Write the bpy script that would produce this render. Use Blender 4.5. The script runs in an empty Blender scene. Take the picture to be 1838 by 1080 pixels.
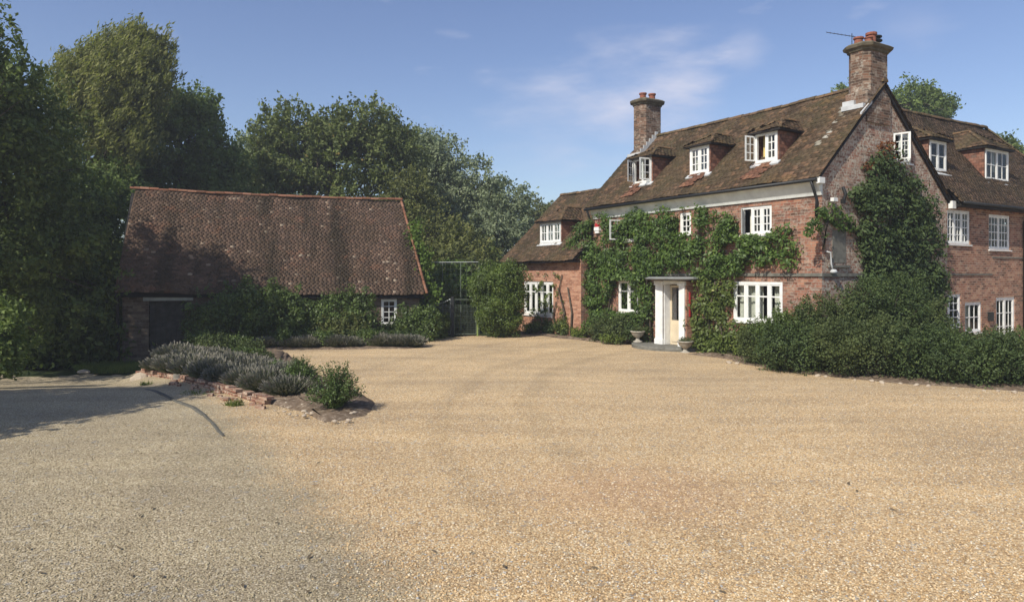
import bpy, math, random
import numpy as np
from mathutils import Vector, Matrix

# ------------------------------------------------------------------ camera, sky, sun, exposure
SC = bpy.context.scene
COL = SC.collection
EYE = 2.53
cam_d = bpy.data.cameras.new('camera'); cam = bpy.data.objects.new('camera', cam_d); COL.objects.link(cam)
cam.location = (0, 0, EYE); cam.rotation_euler = (math.radians(90), 0, 0)
cam_d.sensor_width = 36; cam_d.lens = 1267 / 1838 * 36; cam_d.shift_y = -48 / 1838; cam_d.clip_end = 3000
SC.camera = cam
SUN_AZ = Vector((-0.66, -0.75)).normalized(); SUN_EL = math.radians(43)
w = bpy.data.worlds.new('World'); SC.world = w; w.use_nodes = True
nt = w.node_tree; nt.nodes.clear()
out = nt.nodes.new('ShaderNodeOutputWorld'); bg = nt.nodes.new('ShaderNodeBackground')
sky = nt.nodes.new('ShaderNodeTexSky'); sky.sky_type = 'NISHITA'; sky.sun_disc = False
sky.sun_elevation = SUN_EL; sky.sun_rotation = math.atan2(SUN_AZ.x, SUN_AZ.y)
sky.air_density = 1.0; sky.dust_density = .7; sky.ozone_density = 2.2
bg.inputs[1].default_value = 0.088
# thin wisps of cloud, a real part of the sky sphere
tc = nt.nodes.new('ShaderNodeTexCoord'); mp = nt.nodes.new('ShaderNodeMapping')
mp.inputs['Scale'].default_value = (1.6, 1.6, 5.0); mp.inputs['Location'].default_value = (3.1, 0.4, 0.7)
mp.inputs['Rotation'].default_value = (0, math.radians(9), 0)
nz = nt.nodes.new('ShaderNodeTexNoise'); nz.inputs['Scale'].default_value = 2.1; nz.inputs['Detail'].default_value = 7; nz.inputs['Roughness'].default_value = .55
cr = nt.nodes.new('ShaderNodeValToRGB'); cr.color_ramp.elements[0].position = .60; cr.color_ramp.elements[1].position = .80
cr.color_ramp.elements[0].color = (0, 0, 0, 1); cr.color_ramp.elements[1].color = (.6, .6, .6, 1)
mx = nt.nodes.new('ShaderNodeMix'); mx.data_type = 'RGBA'
mx.inputs[7].default_value = (5.6, 5.6, 6.5, 1)
L = nt.links.new
hs = nt.nodes.new('ShaderNodeHueSaturation'); hs.inputs['Saturation'].default_value = 1.02; hs.inputs['Hue'].default_value = .512
L(tc.outputs['Generated'], mp.inputs[0]); L(mp.outputs[0], nz.inputs['Vector']); L(nz.outputs[0], cr.inputs[0])
L(cr.outputs[0], mx.inputs[0]); L(sky.outputs[0], hs.inputs['Color']); L(hs.outputs[0], mx.inputs[6])
# a few named wisps: a soft patch around a direction
fac = cr.outputs[0]
def patch(px, py, rad, amt, fac):
    d = Vector(((px - 919) / 1267, 1, (492 - py) / 1267)).normalized()
    vm = nt.nodes.new('ShaderNodeVectorMath'); vm.operation = 'DISTANCE'; vm.inputs[1].default_value = d
    L(tc.outputs['Generated'], vm.inputs[0])
    n2 = nt.nodes.new('ShaderNodeMath'); n2.operation = 'MULTIPLY_ADD'; n2.inputs[1].default_value = -4 * rad; L(nz.outputs[0], n2.inputs[0])
    L(vm.outputs['Value'], n2.inputs[2])
    mr = nt.nodes.new('ShaderNodeMapRange'); mr.interpolation_type = 'SMOOTHSTEP'
    mr.inputs['From Min'].default_value = -.95 * rad; mr.inputs['From Max'].default_value = -2.4 * rad
    mr.inputs['To Min'].default_value = 0; mr.inputs['To Max'].default_value = amt
    L(n2.outputs[0], mr.inputs['Value'])
    ad = nt.nodes.new('ShaderNodeMath'); ad.operation = 'ADD'; ad.use_clamp = True
    L(fac, ad.inputs[0]); L(mr.outputs[0], ad.inputs[1]); return ad.outputs[0]
for a in [(1200, 175, .09, .45), (1110, 205, .13, .55), (1020, 235, .12, .45), (1340, 98, .035, .33), (1655, 82, .05, .27), (290, 68, .03, .25), (1260, 205, .06, .2)]:
    fac = patch(*a, fac)
L(fac, mx.inputs[0]); L(mx.outputs[2], bg.inputs[0]); L(bg.outputs[0], out.inputs[0])
sd = bpy.data.lights.new('sun', 'SUN'); sd.energy = 3.25; sd.angle = math.radians(.55); sd.color = (1, .94, .84)
sun = bpy.data.objects.new('sun', sd); COL.objects.link(sun)
sdir = Vector((SUN_AZ.x * math.cos(SUN_EL), SUN_AZ.y * math.cos(SUN_EL), math.sin(SUN_EL)))
sun.rotation_euler = sdir.to_track_quat('Z', 'Y').to_euler(); sun.location = (0, 0, 40)
SC.view_settings.view_transform = 'Standard'; SC.view_settings.look = 'None'; SC.view_settings.gamma = 1
SC.view_settings.exposure = 0.66
SC.cycles.max_bounces = 6; SC.cycles.transparent_max_bounces = 10

rnd = random.Random(7); RNG = np.random.default_rng(11)
def PX(px, Y): return (px - 919) * Y / 1267          # measured bearings turned into metres at a known distance
def PZ(py, Y): return EYE + (492 - py) * Y / 1267

# ------------------------------------------------------------------ materials
def mat(name, base=(.5, .5, .5), rough=.8, spec=.3):
    m = bpy.data.materials.new(name); m.use_nodes = True
    b = m.node_tree.nodes['Principled BSDF']; b.inputs['Base Color'].default_value = (*base, 1)
    b.inputs['Roughness'].default_value = rough; b.inputs['Specular IOR Level'].default_value = spec
    return m, m.node_tree, b
def N(t, typ, **kw):
    n = t.nodes.new(typ)
    for k, v in kw.items():
        if k in n.inputs: n.inputs[k].default_value = v
        else: setattr(n, k, v)
    return n
def ramp(t, src, stops):
    r = N(t, 'ShaderNodeValToRGB'); e = r.color_ramp.elements
    while len(e) < len(stops): e.new(.5)
    for q, (p, c) in zip(e, stops): q.position = p; q.color = (*c, 1) if len(c) == 3 else c
    t.links.new(src, r.inputs[0]); return r.outputs[0]
def mixc(t, f, a, b, mode='MIX'):
    m = N(t, 'ShaderNodeMix', data_type='RGBA', blend_type=mode)
    for s, i in ((f, 0), (a, 6), (b, 7)):
        if isinstance(s, (int, float)): m.inputs[i].default_value = s
        elif isinstance(s, tuple): m.inputs[i].default_value = (*s, 1)
        else: t.links.new(s, m.inputs[i])
    return m.outputs[2]
def noise(t, vec, scale, detail=4, rough=.55, dist=0):
    n = N(t, 'ShaderNodeTexNoise', Scale=scale, Detail=detail, Roughness=rough, Distortion=dist)
    if vec is not None: t.links.new(vec, n.inputs['Vector'])
    return n.outputs[0]
def bump(t, b, h, s, d):
    n = N(t, 'ShaderNodeBump', Strength=s, Distance=d); t.links.new(h, n.inputs['Height']); t.links.new(n.outputs[0], b.inputs['Normal'])
def objc(t): return N(t, 'ShaderNodeTexCoord').outputs['Object']
def uvc(t): return N(t, 'ShaderNodeTexCoord').outputs['UV']
def mapping(t, src, scale=(1, 1, 1), loc=(0, 0, 0)):
    m = N(t, 'ShaderNodeMapping'); m.inputs['Scale'].default_value = scale; m.inputs['Location'].default_value = loc
    t.links.new(src, m.inputs[0]); return m.outputs[0]

def simple(name, c, rough=.7, spec=.3, var=.18, scale=9, metal=0):
    m, t, b = mat(name, c, rough, spec); b.inputs['Metallic'].default_value = metal
    n = noise(t, objc(t), scale, 6)
    col = ramp(t, n, [(.3, tuple(x * (1 - var) for x in c)), (.7, tuple(min(1, x * (1 + var)) for x in c))])
    t.links.new(col, b.inputs['Base Color']); bump(t, b, n, .15, .01); return m

def brick_mat(name, cols, mortar, lichen, lich_amt, dirt=.5, bw=.225, bh=.075, lt=.48):
    m, t, b = mat(name, rough=.92, spec=.15); uv = uvc(t)
    br = N(t, 'ShaderNodeTexBrick', Scale=1.0); br.inputs['Brick Width'].default_value = bw; br.inputs['Row Height'].default_value = bh
    br.inputs['Mortar Size'].default_value = .007; br.inputs['Mortar Smooth'].default_value = .4; br.inputs['Bias'].default_value = 0
    br.inputs['Color1'].default_value = (0, 0, 0, 1); br.inputs['Color2'].default_value = (1, 1, 1, 1); br.inputs['Mortar'].default_value = (.5, .5, .5, 1)
    wob = N(t, 'ShaderNodeTexNoise', Scale=3.0); t.links.new(uv, wob.inputs[0])
    wv = N(t, 'ShaderNodeVectorMath', operation='MULTIPLY_ADD'); wv.inputs[1].default_value = (.03, .03, 0)
    t.links.new(wob.outputs['Color'], wv.inputs[0]); t.links.new(uv, wv.inputs[2]); t.links.new(wv.outputs[0], br.inputs[0])
    base = ramp(t, br.outputs['Color'], cols)
    big = noise(t, uv, 1.3, 6, .65)
    base = mixc(t, ramp(t, big, [(.35, (0, 0, 0)), (.7, (dirt,) * 3)]), base, (.07, .05, .035))
    med = noise(t, uv, 7, 5, .7)
    base = mixc(t, .35, base, ramp(t, med, [(.3, (.25, .25, .25)), (.7, (.75, .75, .75))]), 'OVERLAY')
    base = mixc(t, br.outputs['Fac'], base, mortar)
    li = noise(t, mapping(t, uv, loc=(5, 2, 0)), 2.6, 8, .72)
    li2 = noise(t, mapping(t, uv, loc=(1, 7, 0)), 13, 4, .6)
    lm = N(t, 'ShaderNodeMath', operation='MULTIPLY'); t.links.new(ramp(t, li, [(lt, (0, 0, 0)), (lt + .13, (lich_amt,) * 3)]), lm.inputs[0]); t.links.new(ramp(t, li2, [(.42, (0, 0, 0)), (.58, (1, 1, 1))]), lm.inputs[1])
    base = mixc(t, lm.outputs[0], base, lichen)
    t.links.new(base, b.inputs['Base Color'])
    hm = N(t, 'ShaderNodeMath', operation='SUBTRACT'); t.links.new(med, hm.inputs[0]); t.links.new(br.outputs['Fac'], hm.inputs[1])
    bump(t, b, hm.outputs[0], .5, .012); return m

def tile_mat(name, stops, moss, moss_amt, orange=None, streak=.5, lo=None):
    m, t, b = mat(name, rough=.95, spec=.1)
    g = N(t, 'ShaderNodeNewGeometry'); rpi = g.outputs['Random Per Island']; oc = uvc(t)
    base = ramp(t, rpi, stops)
    n1 = noise(t, oc, .8, 6, .62); st = noise(t, mapping(t, oc, (1.1, .12, 1)), 1.0, 5, .6, .3)
    base = mixc(t, ramp(t, n1, [(.42, (0, 0, 0)), (.66, (moss_amt,) * 3)]), base, moss)
    base = mixc(t, ramp(t, st, [(.48, (0, 0, 0)), (.62, (streak * .85,) * 3)]), base, (.032, .027, .018))
    if orange:
        o = noise(t, mapping(t, oc, loc=(3, 9, 1)), 1.7, 6, .7)
        base = mixc(t, ramp(t, o, [(.56, (0, 0, 0)), (.72, (.55,) * 3)]), base, orange)
    fine = noise(t, objc(t), 28, 3, .6)
    base = mixc(t, ramp(t, fine, [(.63, (0, 0, 0)), (.7, (.35,) * 3)]), base, (.34, .31, .24))
    t.links.new(base, b.inputs['Base Color']); bump(t, b, fine, .4, .01); return m

def leaf_mat(name, c1, c2, c3=None, trans=.28, rough=.65, spec=.22, clump=.7):
    m, t, b = mat(name, c1, rough, spec)
    g = N(t, 'ShaderNodeNewGeometry'); c3 = c3 or c2
    base = ramp(t, g.outputs['Random Per Island'], [(0, c1), (.55, c2), (.97, c2), (1, c3)])
    n = noise(t, g.outputs['Position'], clump, 3, .6); base = mixc(t, 1.0, base, (1.30, 1.30, 1.10), 'MULTIPLY')
    base = mixc(t, 1.0, base, ramp(t, n, [(.3, (.62, .66, .62)), (.7, (1.35, 1.3, 1.15))]), 'MULTIPLY')
    t.links.new(base, b.inputs['Base Color'])
    tr = N(t, 'ShaderNodeBsdfTranslucent'); t.links.new(mixc(t, 1.0, base, (1.25, 1.4, .7), 'MULTIPLY'), tr.inputs[0])
    ms = N(t, 'ShaderNodeMixShader'); ms.inputs[0].default_value = trans
    t.links.new(b.outputs[0], ms.inputs[1]); t.links.new(tr.outputs[0], ms.inputs[2])
    t.links.new(ms.outputs[0], t.nodes['Material Output'].inputs[0]); return m

M = {}
M['brick'] = brick_mat('brick_front', [(0, (.11, .055, .038)), (.25, (.20, .082, .053)), (.6, (.30, .118, .074)), (1, (.40, .20, .125))], (.30, .25, .19), (.42, .38, .31), .5, .4, lt=.45)
M['brick_gable'] = brick_mat('brick_gable', [(0, (.14, .065, .045)), (.35, (.25, .105, .07)), (.7, (.33, .15, .10)), (1, (.44, .26, .18))], (.36, .30, .23), (.50, .46, .37), .9, .4, lt=.39)
M['brick_wing'] = brick_mat('brick_wing', [(0, (.15, .075, .05)), (.35, (.28, .125, .078)), (.7, (.36, .17, .105)), (1, (.46, .27, .17))], (.40, .32, .24), (.42, .38, .31), .35, .4)
M['brick_orange'] = brick_mat('brick_orange', [(0, (.24, .105, .065)), (.5, (.37, .17, .105)), (1, (.46, .25, .16))], (.42, .32, .23), (.55, .45, .35), .2, .1)
M['brick_chimney'] = brick_mat('brick_chimney', [(0, (.07, .045, .034)), (.4, (.14, .078, .052)), (.8, (.22, .115, .072)), (1, (.30, .21, .15))], (.24, .20, .15), (.50, .46, .38), .7, .55)
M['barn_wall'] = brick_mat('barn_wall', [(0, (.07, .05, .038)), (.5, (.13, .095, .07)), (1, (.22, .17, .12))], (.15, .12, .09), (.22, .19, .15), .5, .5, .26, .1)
M['low_brick'] = brick_mat('low_brick', [(0, (.16, .075, .05)), (.5, (.27, .12, .08)), (1, (.42, .29, .20))], (.40, .32, .23), (.6, .52, .42), .8, .3)
M['tile'] = tile_mat('tile_house', [(0, (.060, .040, .026)), (.4, (.092, .062, .040)), (.8, (.125, .085, .055)), (1, (.20, .115, .07))], (.075, .065, .034), .8, (.24, .14, .06), .5)
M['tile_wing'] = tile_mat('tile_wing', [(0, (.075, .050, .034)), (.5, (.11, .075, .05)), (1, (.16, .105, .07))], (.075, .062, .036), .7, (.22, .13, .06), .35)
M['tile_barn'] = tile_mat('tile_barn', [(0, (.085, .060, .044)), (.5, (.120, .080, .058)), (.93, (.155, .10, .070)), (.97, (.22, .145, .10)), (1, (.38, .31, .23))], (.085, .060, .040), .75, (.24, .11, .065), .9)
M['ridge_red'] = tile_mat('ridge_red', [(0, (.14, .065, .04)), (.5, (.25, .11, .066)), (1, (.34, .18, .12))], (.16, .09, .05), .5, None, .2)
M['tile_new'] = tile_mat('tile_new', [(0, (.11, .06, .04)), (.5, (.18, .085, .055)), (1, (.25, .13, .08))], (.10, .065, .04), .6, None, .4)
M['ridge_dark'] = tile_mat('ridge_dark', [(0, (.09, .06, .04)), (.5, (.14, .09, .055)), (1, (.22, .13, .07))], (.10, .085, .04), .8, None, .2)
M['cheek'] = brick_mat('hung_tile', [(0, (.12, .055, .04)), (.5, (.22, .095, .062)), (1, (.32, .155, .10))], (.10, .05, .035), (.3, .25, .2), .3, .4, .17, .1)
M['white'] = simple('white_paint', (.74, .74, .70), .55, .3, .12, 5)
M['cornice'] = simple('cornice_paint', (.66, .68, .64), .6, .3, .14, 3)
M['flash'] = simple('lead_white', (.50, .51, .50), .6, .3, .15, 4)
M['lead'] = simple('lead_grey', (.24, .245, .23), .6, .4, .2, 5)
M['dark'] = simple('dark_wood', (.025, .022, .02), .7, .2, .3, 6)
M['door_old'] = simple('weathered_wood', (.055, .052, .046), .85, .15, .4, 5)
M['black'] = simple('black_iron', (.016, .017, .017), .5, .4, .2, 8)
M['stone'] = simple('stone', (.36, .33, .27), .9, .15, .3, 7)
M['stone_dark'] = simple('stone_dark', (.16, .155, .13), .9, .15, .35, 6)
M['cap'] = simple('mossy_cap', (.13, .11, .075), .95, .1, .35, 7)
M['pale'] = simple('pale_stone', (.42, .35, .265), .9, .15, .25, 12)
M['cream'] = simple('cream_paint', (.62, .52, .36), .6, .3, .1, 4)
M['curtain'] = simple('curtain', (.62, .60, .52), .95, .05, .12, 12)
M['yellow'] = simple('yellow_blind', (.62, .50, .20), .9, .05, .1, 5)
M['inside'] = simple('plaster', (.30, .28, .24), .95, .05, .1, 3)
M['red'] = simple('red_paint', (.42, .03, .035), .4, .5, .1, 4)
M['pot'] = simple('terracotta', (.26, .10, .065), .85, .15, .2, 14)
M['bark'] = simple('bark', (.085, .07, .052), .95, .1, .4, 9)
M['bark_pale'] = simple('bark_pale', (.17, .15, .12), .95, .1, .4, 9)
M['metal'] = simple('grey_metal', (.30, .32, .31), .5, .5, .15, 5, .6)
M['green_wire'] = simple('green_metal', (.20, .27, .08), .6, .3, .15, 5)
M['wire'] = simple('mesh_wire', (.10, .125, .09), .6, .3, .15, 5)
M['edge_shade'] = simple('shade_strip', (.11, .105, .088), .9, .15, .3, 14)  # dark colour imitates the shadow line on the drive
M['deadleaf'] = simple('dead_leaf', (.15, .115, .07), .8, .2, .4, 20)
g, t, b = mat('window_glass'); M['glass'] = g
tr = N(t, 'ShaderNodeBsdfTransparent'); tr.inputs[0].default_value = (.82, .86, .84, 1)
gl = N(t, 'ShaderNodeBsdfGlossy'); gl.inputs['Roughness'].default_value = .03
lw = N(t, 'ShaderNodeFresnel'); lw.inputs[0].default_value = 1.36
wn = N(t, 'ShaderNodeTexNoise', Scale=2.2); bp = N(t, 'ShaderNodeBump', Strength=.12, Distance=.02); t.links.new(wn.outputs[0], bp.inputs['Height']); t.links.new(bp.outputs[0], gl.inputs['Normal'])
ms = N(t, 'ShaderNodeMixShader'); t.links.new(lw.outputs[0], ms.inputs[0]); t.links.new(tr.outputs[0], ms.inputs[1]); t.links.new(gl.outputs[0], ms.inputs[2])
t.links.new(ms.outputs[0], t.nodes['Material Output'].inputs[0])

# foliage
M['f_dark'] = leaf_mat('leaf_dark', (.052, .074, .030), (.090, .120, .046), (.15, .17, .07))
M['f_mid'] = leaf_mat('leaf_mid', (.066, .094, .036), (.112, .150, .056), (.19, .21, .09))
M['f_bright'] = leaf_mat('leaf_bright', (.060, .10, .026), (.10, .15, .042), (.19, .21, .07), .32)
M['f_willow'] = leaf_mat('leaf_willow', (.105, .115, .045), (.17, .175, .075), (.28, .26, .13), .35)
M['f_oak'] = leaf_mat('leaf_oak', (.062, .080, .032), (.108, .130, .052), (.22, .16, .07))
M['f_silver'] = leaf_mat('leaf_silver', (.105, .130, .090), (.175, .205, .150), (.30, .33, .26), .2)
M['f_olive'] = leaf_mat('leaf_olive', (.068, .078, .032), (.112, .122, .050), (.19, .165, .07))
M['f_shrub'] = leaf_mat('leaf_shrub', (.040, .056, .026), (.070, .090, .040), (.13, .145, .065), .2, .65, .22, 2.0)
M['f_wist'] = leaf_mat('leaf_wisteria', (.038, .070, .018), (.072, .118, .030), (.18, .24, .07), .3, .5, .35, 1.8)
M['f_climb'] = leaf_mat('leaf_climber', (.048, .070, .020), (.092, .122, .036), (.30, .30, .10), .3, .5, .35, 2.5)
M['f_ivy'] = leaf_mat('leaf_ivy', (.028, .046, .020), (.052, .076, .030), (.10, .12, .045), .15, .6, .25, 1.5)
M['f_redleaf'] = leaf_mat('leaf_red', (.09, .035, .02), (.15, .06, .03), (.22, .12, .05), .3)
M['f_hedge'] = leaf_mat('leaf_hedge', (.040, .066, .020), (.074, .108, .032), (.12, .16, .05), .22, .5, .4, 1.6)
M['f_topiary'] = leaf_mat('leaf_topiary', (.045, .075, .018), (.085, .12, .028), (.16, .19, .05), .22, .5, .4, 1.3)
M['f_lav'] = leaf_mat('leaf_lavender', (.074, .088, .062), (.112, .124, .094), (.14, .14, .12), .1, .8, .1, 1.8)
M['f_flower'] = leaf_mat('flower_lavender', (.112, .106, .110), (.158, .148, .158), (.20, .19, .205), .1, .8, .1, 1.8)
M['f_grass'] = leaf_mat('leaf_grass', (.06, .09, .022), (.11, .14, .04), (.22, .20, .09), .25)
M['f_cistus'] = leaf_mat('leaf_cistus', (.045, .078, .026), (.082, .122, .042), (.16, .20, .09), .22, .5, .4, 5)

# soil, grass, gravel
m, t, b = mat('soil', rough=1, spec=.05); oc = objc(t)
t.links.new(ramp(t, noise(t, oc, 9, 8, .7), [(.3, (.09, .062, .042)), (.55, (.20, .15, .105)), (.72, (.42, .35, .27))]), b.inputs['Base Color'])
bump(t, b, noise(t, oc, 22, 6, .7), .9, .04); M['soil'] = m
m, t, b = mat('grass_ground', rough=1, spec=.05); oc = objc(t)
t.links.new(ramp(t, noise(t, oc, 1.2, 8, .7), [(.3, (.03, .042, .018)), (.6, (.055, .075, .026)), (.8, (.09, .09, .04))]), b.inputs['Base Color'])
bump(t, b, noise(t, oc, 12, 6, .7), .9, .06); M['grass'] = m

m, t, b = mat('gravel', rough=.93, spec=.12); oc = objc(t)
def vor(sc, loc):
    v = N(t, 'ShaderNodeTexVoronoi', Scale=sc, Randomness=1.0); t.links.new(mapping(t, oc, (1, 1, .3), loc), v.inputs[0]); return v
v1 = vor(56, (0, 0, 0)); v2 = vor(21, (3, 1, 0))
sep = N(t, 'ShaderNodeSeparateColor'); t.links.new(v1.outputs['Color'], sep.inputs[0])
sep2 = N(t, 'ShaderNodeSeparateColor'); t.links.new(v2.outputs['Color'], sep2.inputs[0])
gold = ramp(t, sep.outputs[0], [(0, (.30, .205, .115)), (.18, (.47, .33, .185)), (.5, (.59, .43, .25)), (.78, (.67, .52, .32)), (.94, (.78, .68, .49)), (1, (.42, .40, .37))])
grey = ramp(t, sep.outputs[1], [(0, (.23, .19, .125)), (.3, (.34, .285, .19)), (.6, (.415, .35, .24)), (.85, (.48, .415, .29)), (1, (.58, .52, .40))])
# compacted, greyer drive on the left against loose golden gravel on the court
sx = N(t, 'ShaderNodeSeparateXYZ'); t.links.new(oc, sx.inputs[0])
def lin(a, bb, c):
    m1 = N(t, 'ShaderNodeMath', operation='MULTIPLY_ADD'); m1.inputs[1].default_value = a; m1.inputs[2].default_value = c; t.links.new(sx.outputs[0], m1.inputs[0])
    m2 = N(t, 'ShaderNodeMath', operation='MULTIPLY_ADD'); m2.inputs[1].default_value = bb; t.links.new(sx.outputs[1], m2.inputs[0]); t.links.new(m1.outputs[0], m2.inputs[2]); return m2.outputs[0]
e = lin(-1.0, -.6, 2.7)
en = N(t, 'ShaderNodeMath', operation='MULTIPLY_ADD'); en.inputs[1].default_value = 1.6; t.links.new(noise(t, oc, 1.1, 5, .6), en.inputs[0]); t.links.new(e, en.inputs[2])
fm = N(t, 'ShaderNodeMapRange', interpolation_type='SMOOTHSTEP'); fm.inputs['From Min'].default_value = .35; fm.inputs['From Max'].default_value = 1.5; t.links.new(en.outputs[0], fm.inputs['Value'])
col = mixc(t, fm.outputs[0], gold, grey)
big = noise(t, oc, .35, 5, .6)
col = mixc(t, 1.0, col, ramp(t, big, [(.3, (.86, .86, .86)), (.7, (1.1, 1.08, 1.03))]), 'MULTIPLY')
# worn tyre arcs: compacted paler/darker bands
wv = N(t, 'ShaderNodeTexNoise', Scale=.9, Detail=3); t.links.new(mapping(t, oc, (.25, 1.6, 1)), wv.inputs[0])
col = mixc(t, 1.0, col, ramp(t, wv.outputs[0], [(.35, (.90, .89, .89)), (.6, (1.07, 1.06, 1.04))]), 'MULTIPLY')
dt = N(t, 'ShaderNodeVectorMath', operation='DISTANCE'); dt.inputs[1].default_value = (16, 14, 0); wz = N(t, 'ShaderNodeTexNoise', Scale=.35); t.links.new(oc, wz.inputs[0])
wa = N(t, 'ShaderNodeVectorMath', operation='ADD'); t.links.new(oc, wa.inputs[0]); t.links.new(wz.outputs['Color'], wa.inputs[1]); t.links.new(wa.outputs[0], dt.inputs[0])
dr = N(t, 'ShaderNodeMapRange'); dr.inputs['From Min'].default_value = 13; dr.inputs['From Max'].default_value = 23; t.links.new(dt.outputs['Value'], dr.inputs['Value'])
st_ = [(0, (1, 1, 1))]
for rr_, am in ((15.2, .90), (16.8, .91), (18.6, .94), (20.2, .93)):
    p_ = (rr_ - 13) / 10; st_ += [(p_ - .028, (1, 1, 1)), (p_ - .012, (am, am, am * .99)), (p_ + .010, (am + .02,) * 3), (p_ + .03, (1.04, 1.04, 1.03))]
col = mixc(t, 1.0, col, ramp(t, dr.outputs[0], st_), 'MULTIPLY')
# reddish dust patch
dp = N(t, 'ShaderNodeVectorMath', operation='DISTANCE'); dp.inputs[1].default_value = (1.75, 8.7, 0); t.links.new(mapping(t, oc, (.75, .8, 1)), dp.inputs[0]); dp.inputs[1].default_value = (1.05, 6.6, 0)
pm = N(t, 'ShaderNodeMapRange', interpolation_type='SMOOTHSTEP'); pm.inputs['From Min'].default_value = 1.5; pm.inputs['From Max'].default_value = .2; pm.inputs['To Max'].default_value = .38; t.links.new(dp.outputs['Value'], pm.inputs['Value'])
col = mixc(t, pm.outputs[0], col, (.50, .29, .17))
# bigger stones and grey flints here and there
col = mixc(t, ramp(t, sep2.outputs[2], [(.965, (0, 0, 0)), (.975, (.5, .5, .5))]), col, (.30, .30, .29))
cav = ramp(t, v1.outputs['Distance'], [(.0, (1, 1, 1)), (.4, (.98, .98, .98)), (.8, (.6, .57, .53))])
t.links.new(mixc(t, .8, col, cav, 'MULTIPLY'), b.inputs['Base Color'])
inv = N(t, 'ShaderNodeMath', operation='SUBTRACT'); inv.inputs[0].default_value = 1; t.links.new(v1.outputs['Distance'], inv.inputs[1])
ad = N(t, 'ShaderNodeMath', operation='ADD'); t.links.new(inv.outputs[0], ad.inputs[0]); t.links.new(noise(t, oc, 4, 4, .6), ad.inputs[1])
bump(t, b, ad.outputs[0], .55, .02); M['gravel'] = m
m, t, b = mat('pebble', rough=.85, spec=.2); gg = N(t, 'ShaderNodeNewGeometry')
t.links.new(ramp(t, gg.outputs['Random Per Island'], [(0, (.26, .17, .09)), (.2, (.44, .295, .145)), (.55, (.58, .41, .22)), (.8, (.67, .515, .31)), (.95, (.74, .66, .50)), (.98, (.42, .42, .41)), (1, (.32, .32, .32))]), b.inputs['Base Color']); M['pebble'] = m
m, t, b = mat('pebble_grey', rough=.9, spec=.15); gg = N(t, 'ShaderNodeNewGeometry')
t.links.new(ramp(t, gg.outputs['Random Per Island'], [(0, (.20, .16, .10)), (.3, (.30, .25, .155)), (.7, (.39, .33, .21)), (.95, (.50, .44, .31)), (1, (.30, .29, .27))]), b.inputs['Base Color']); M['pebble_grey'] = m

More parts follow.
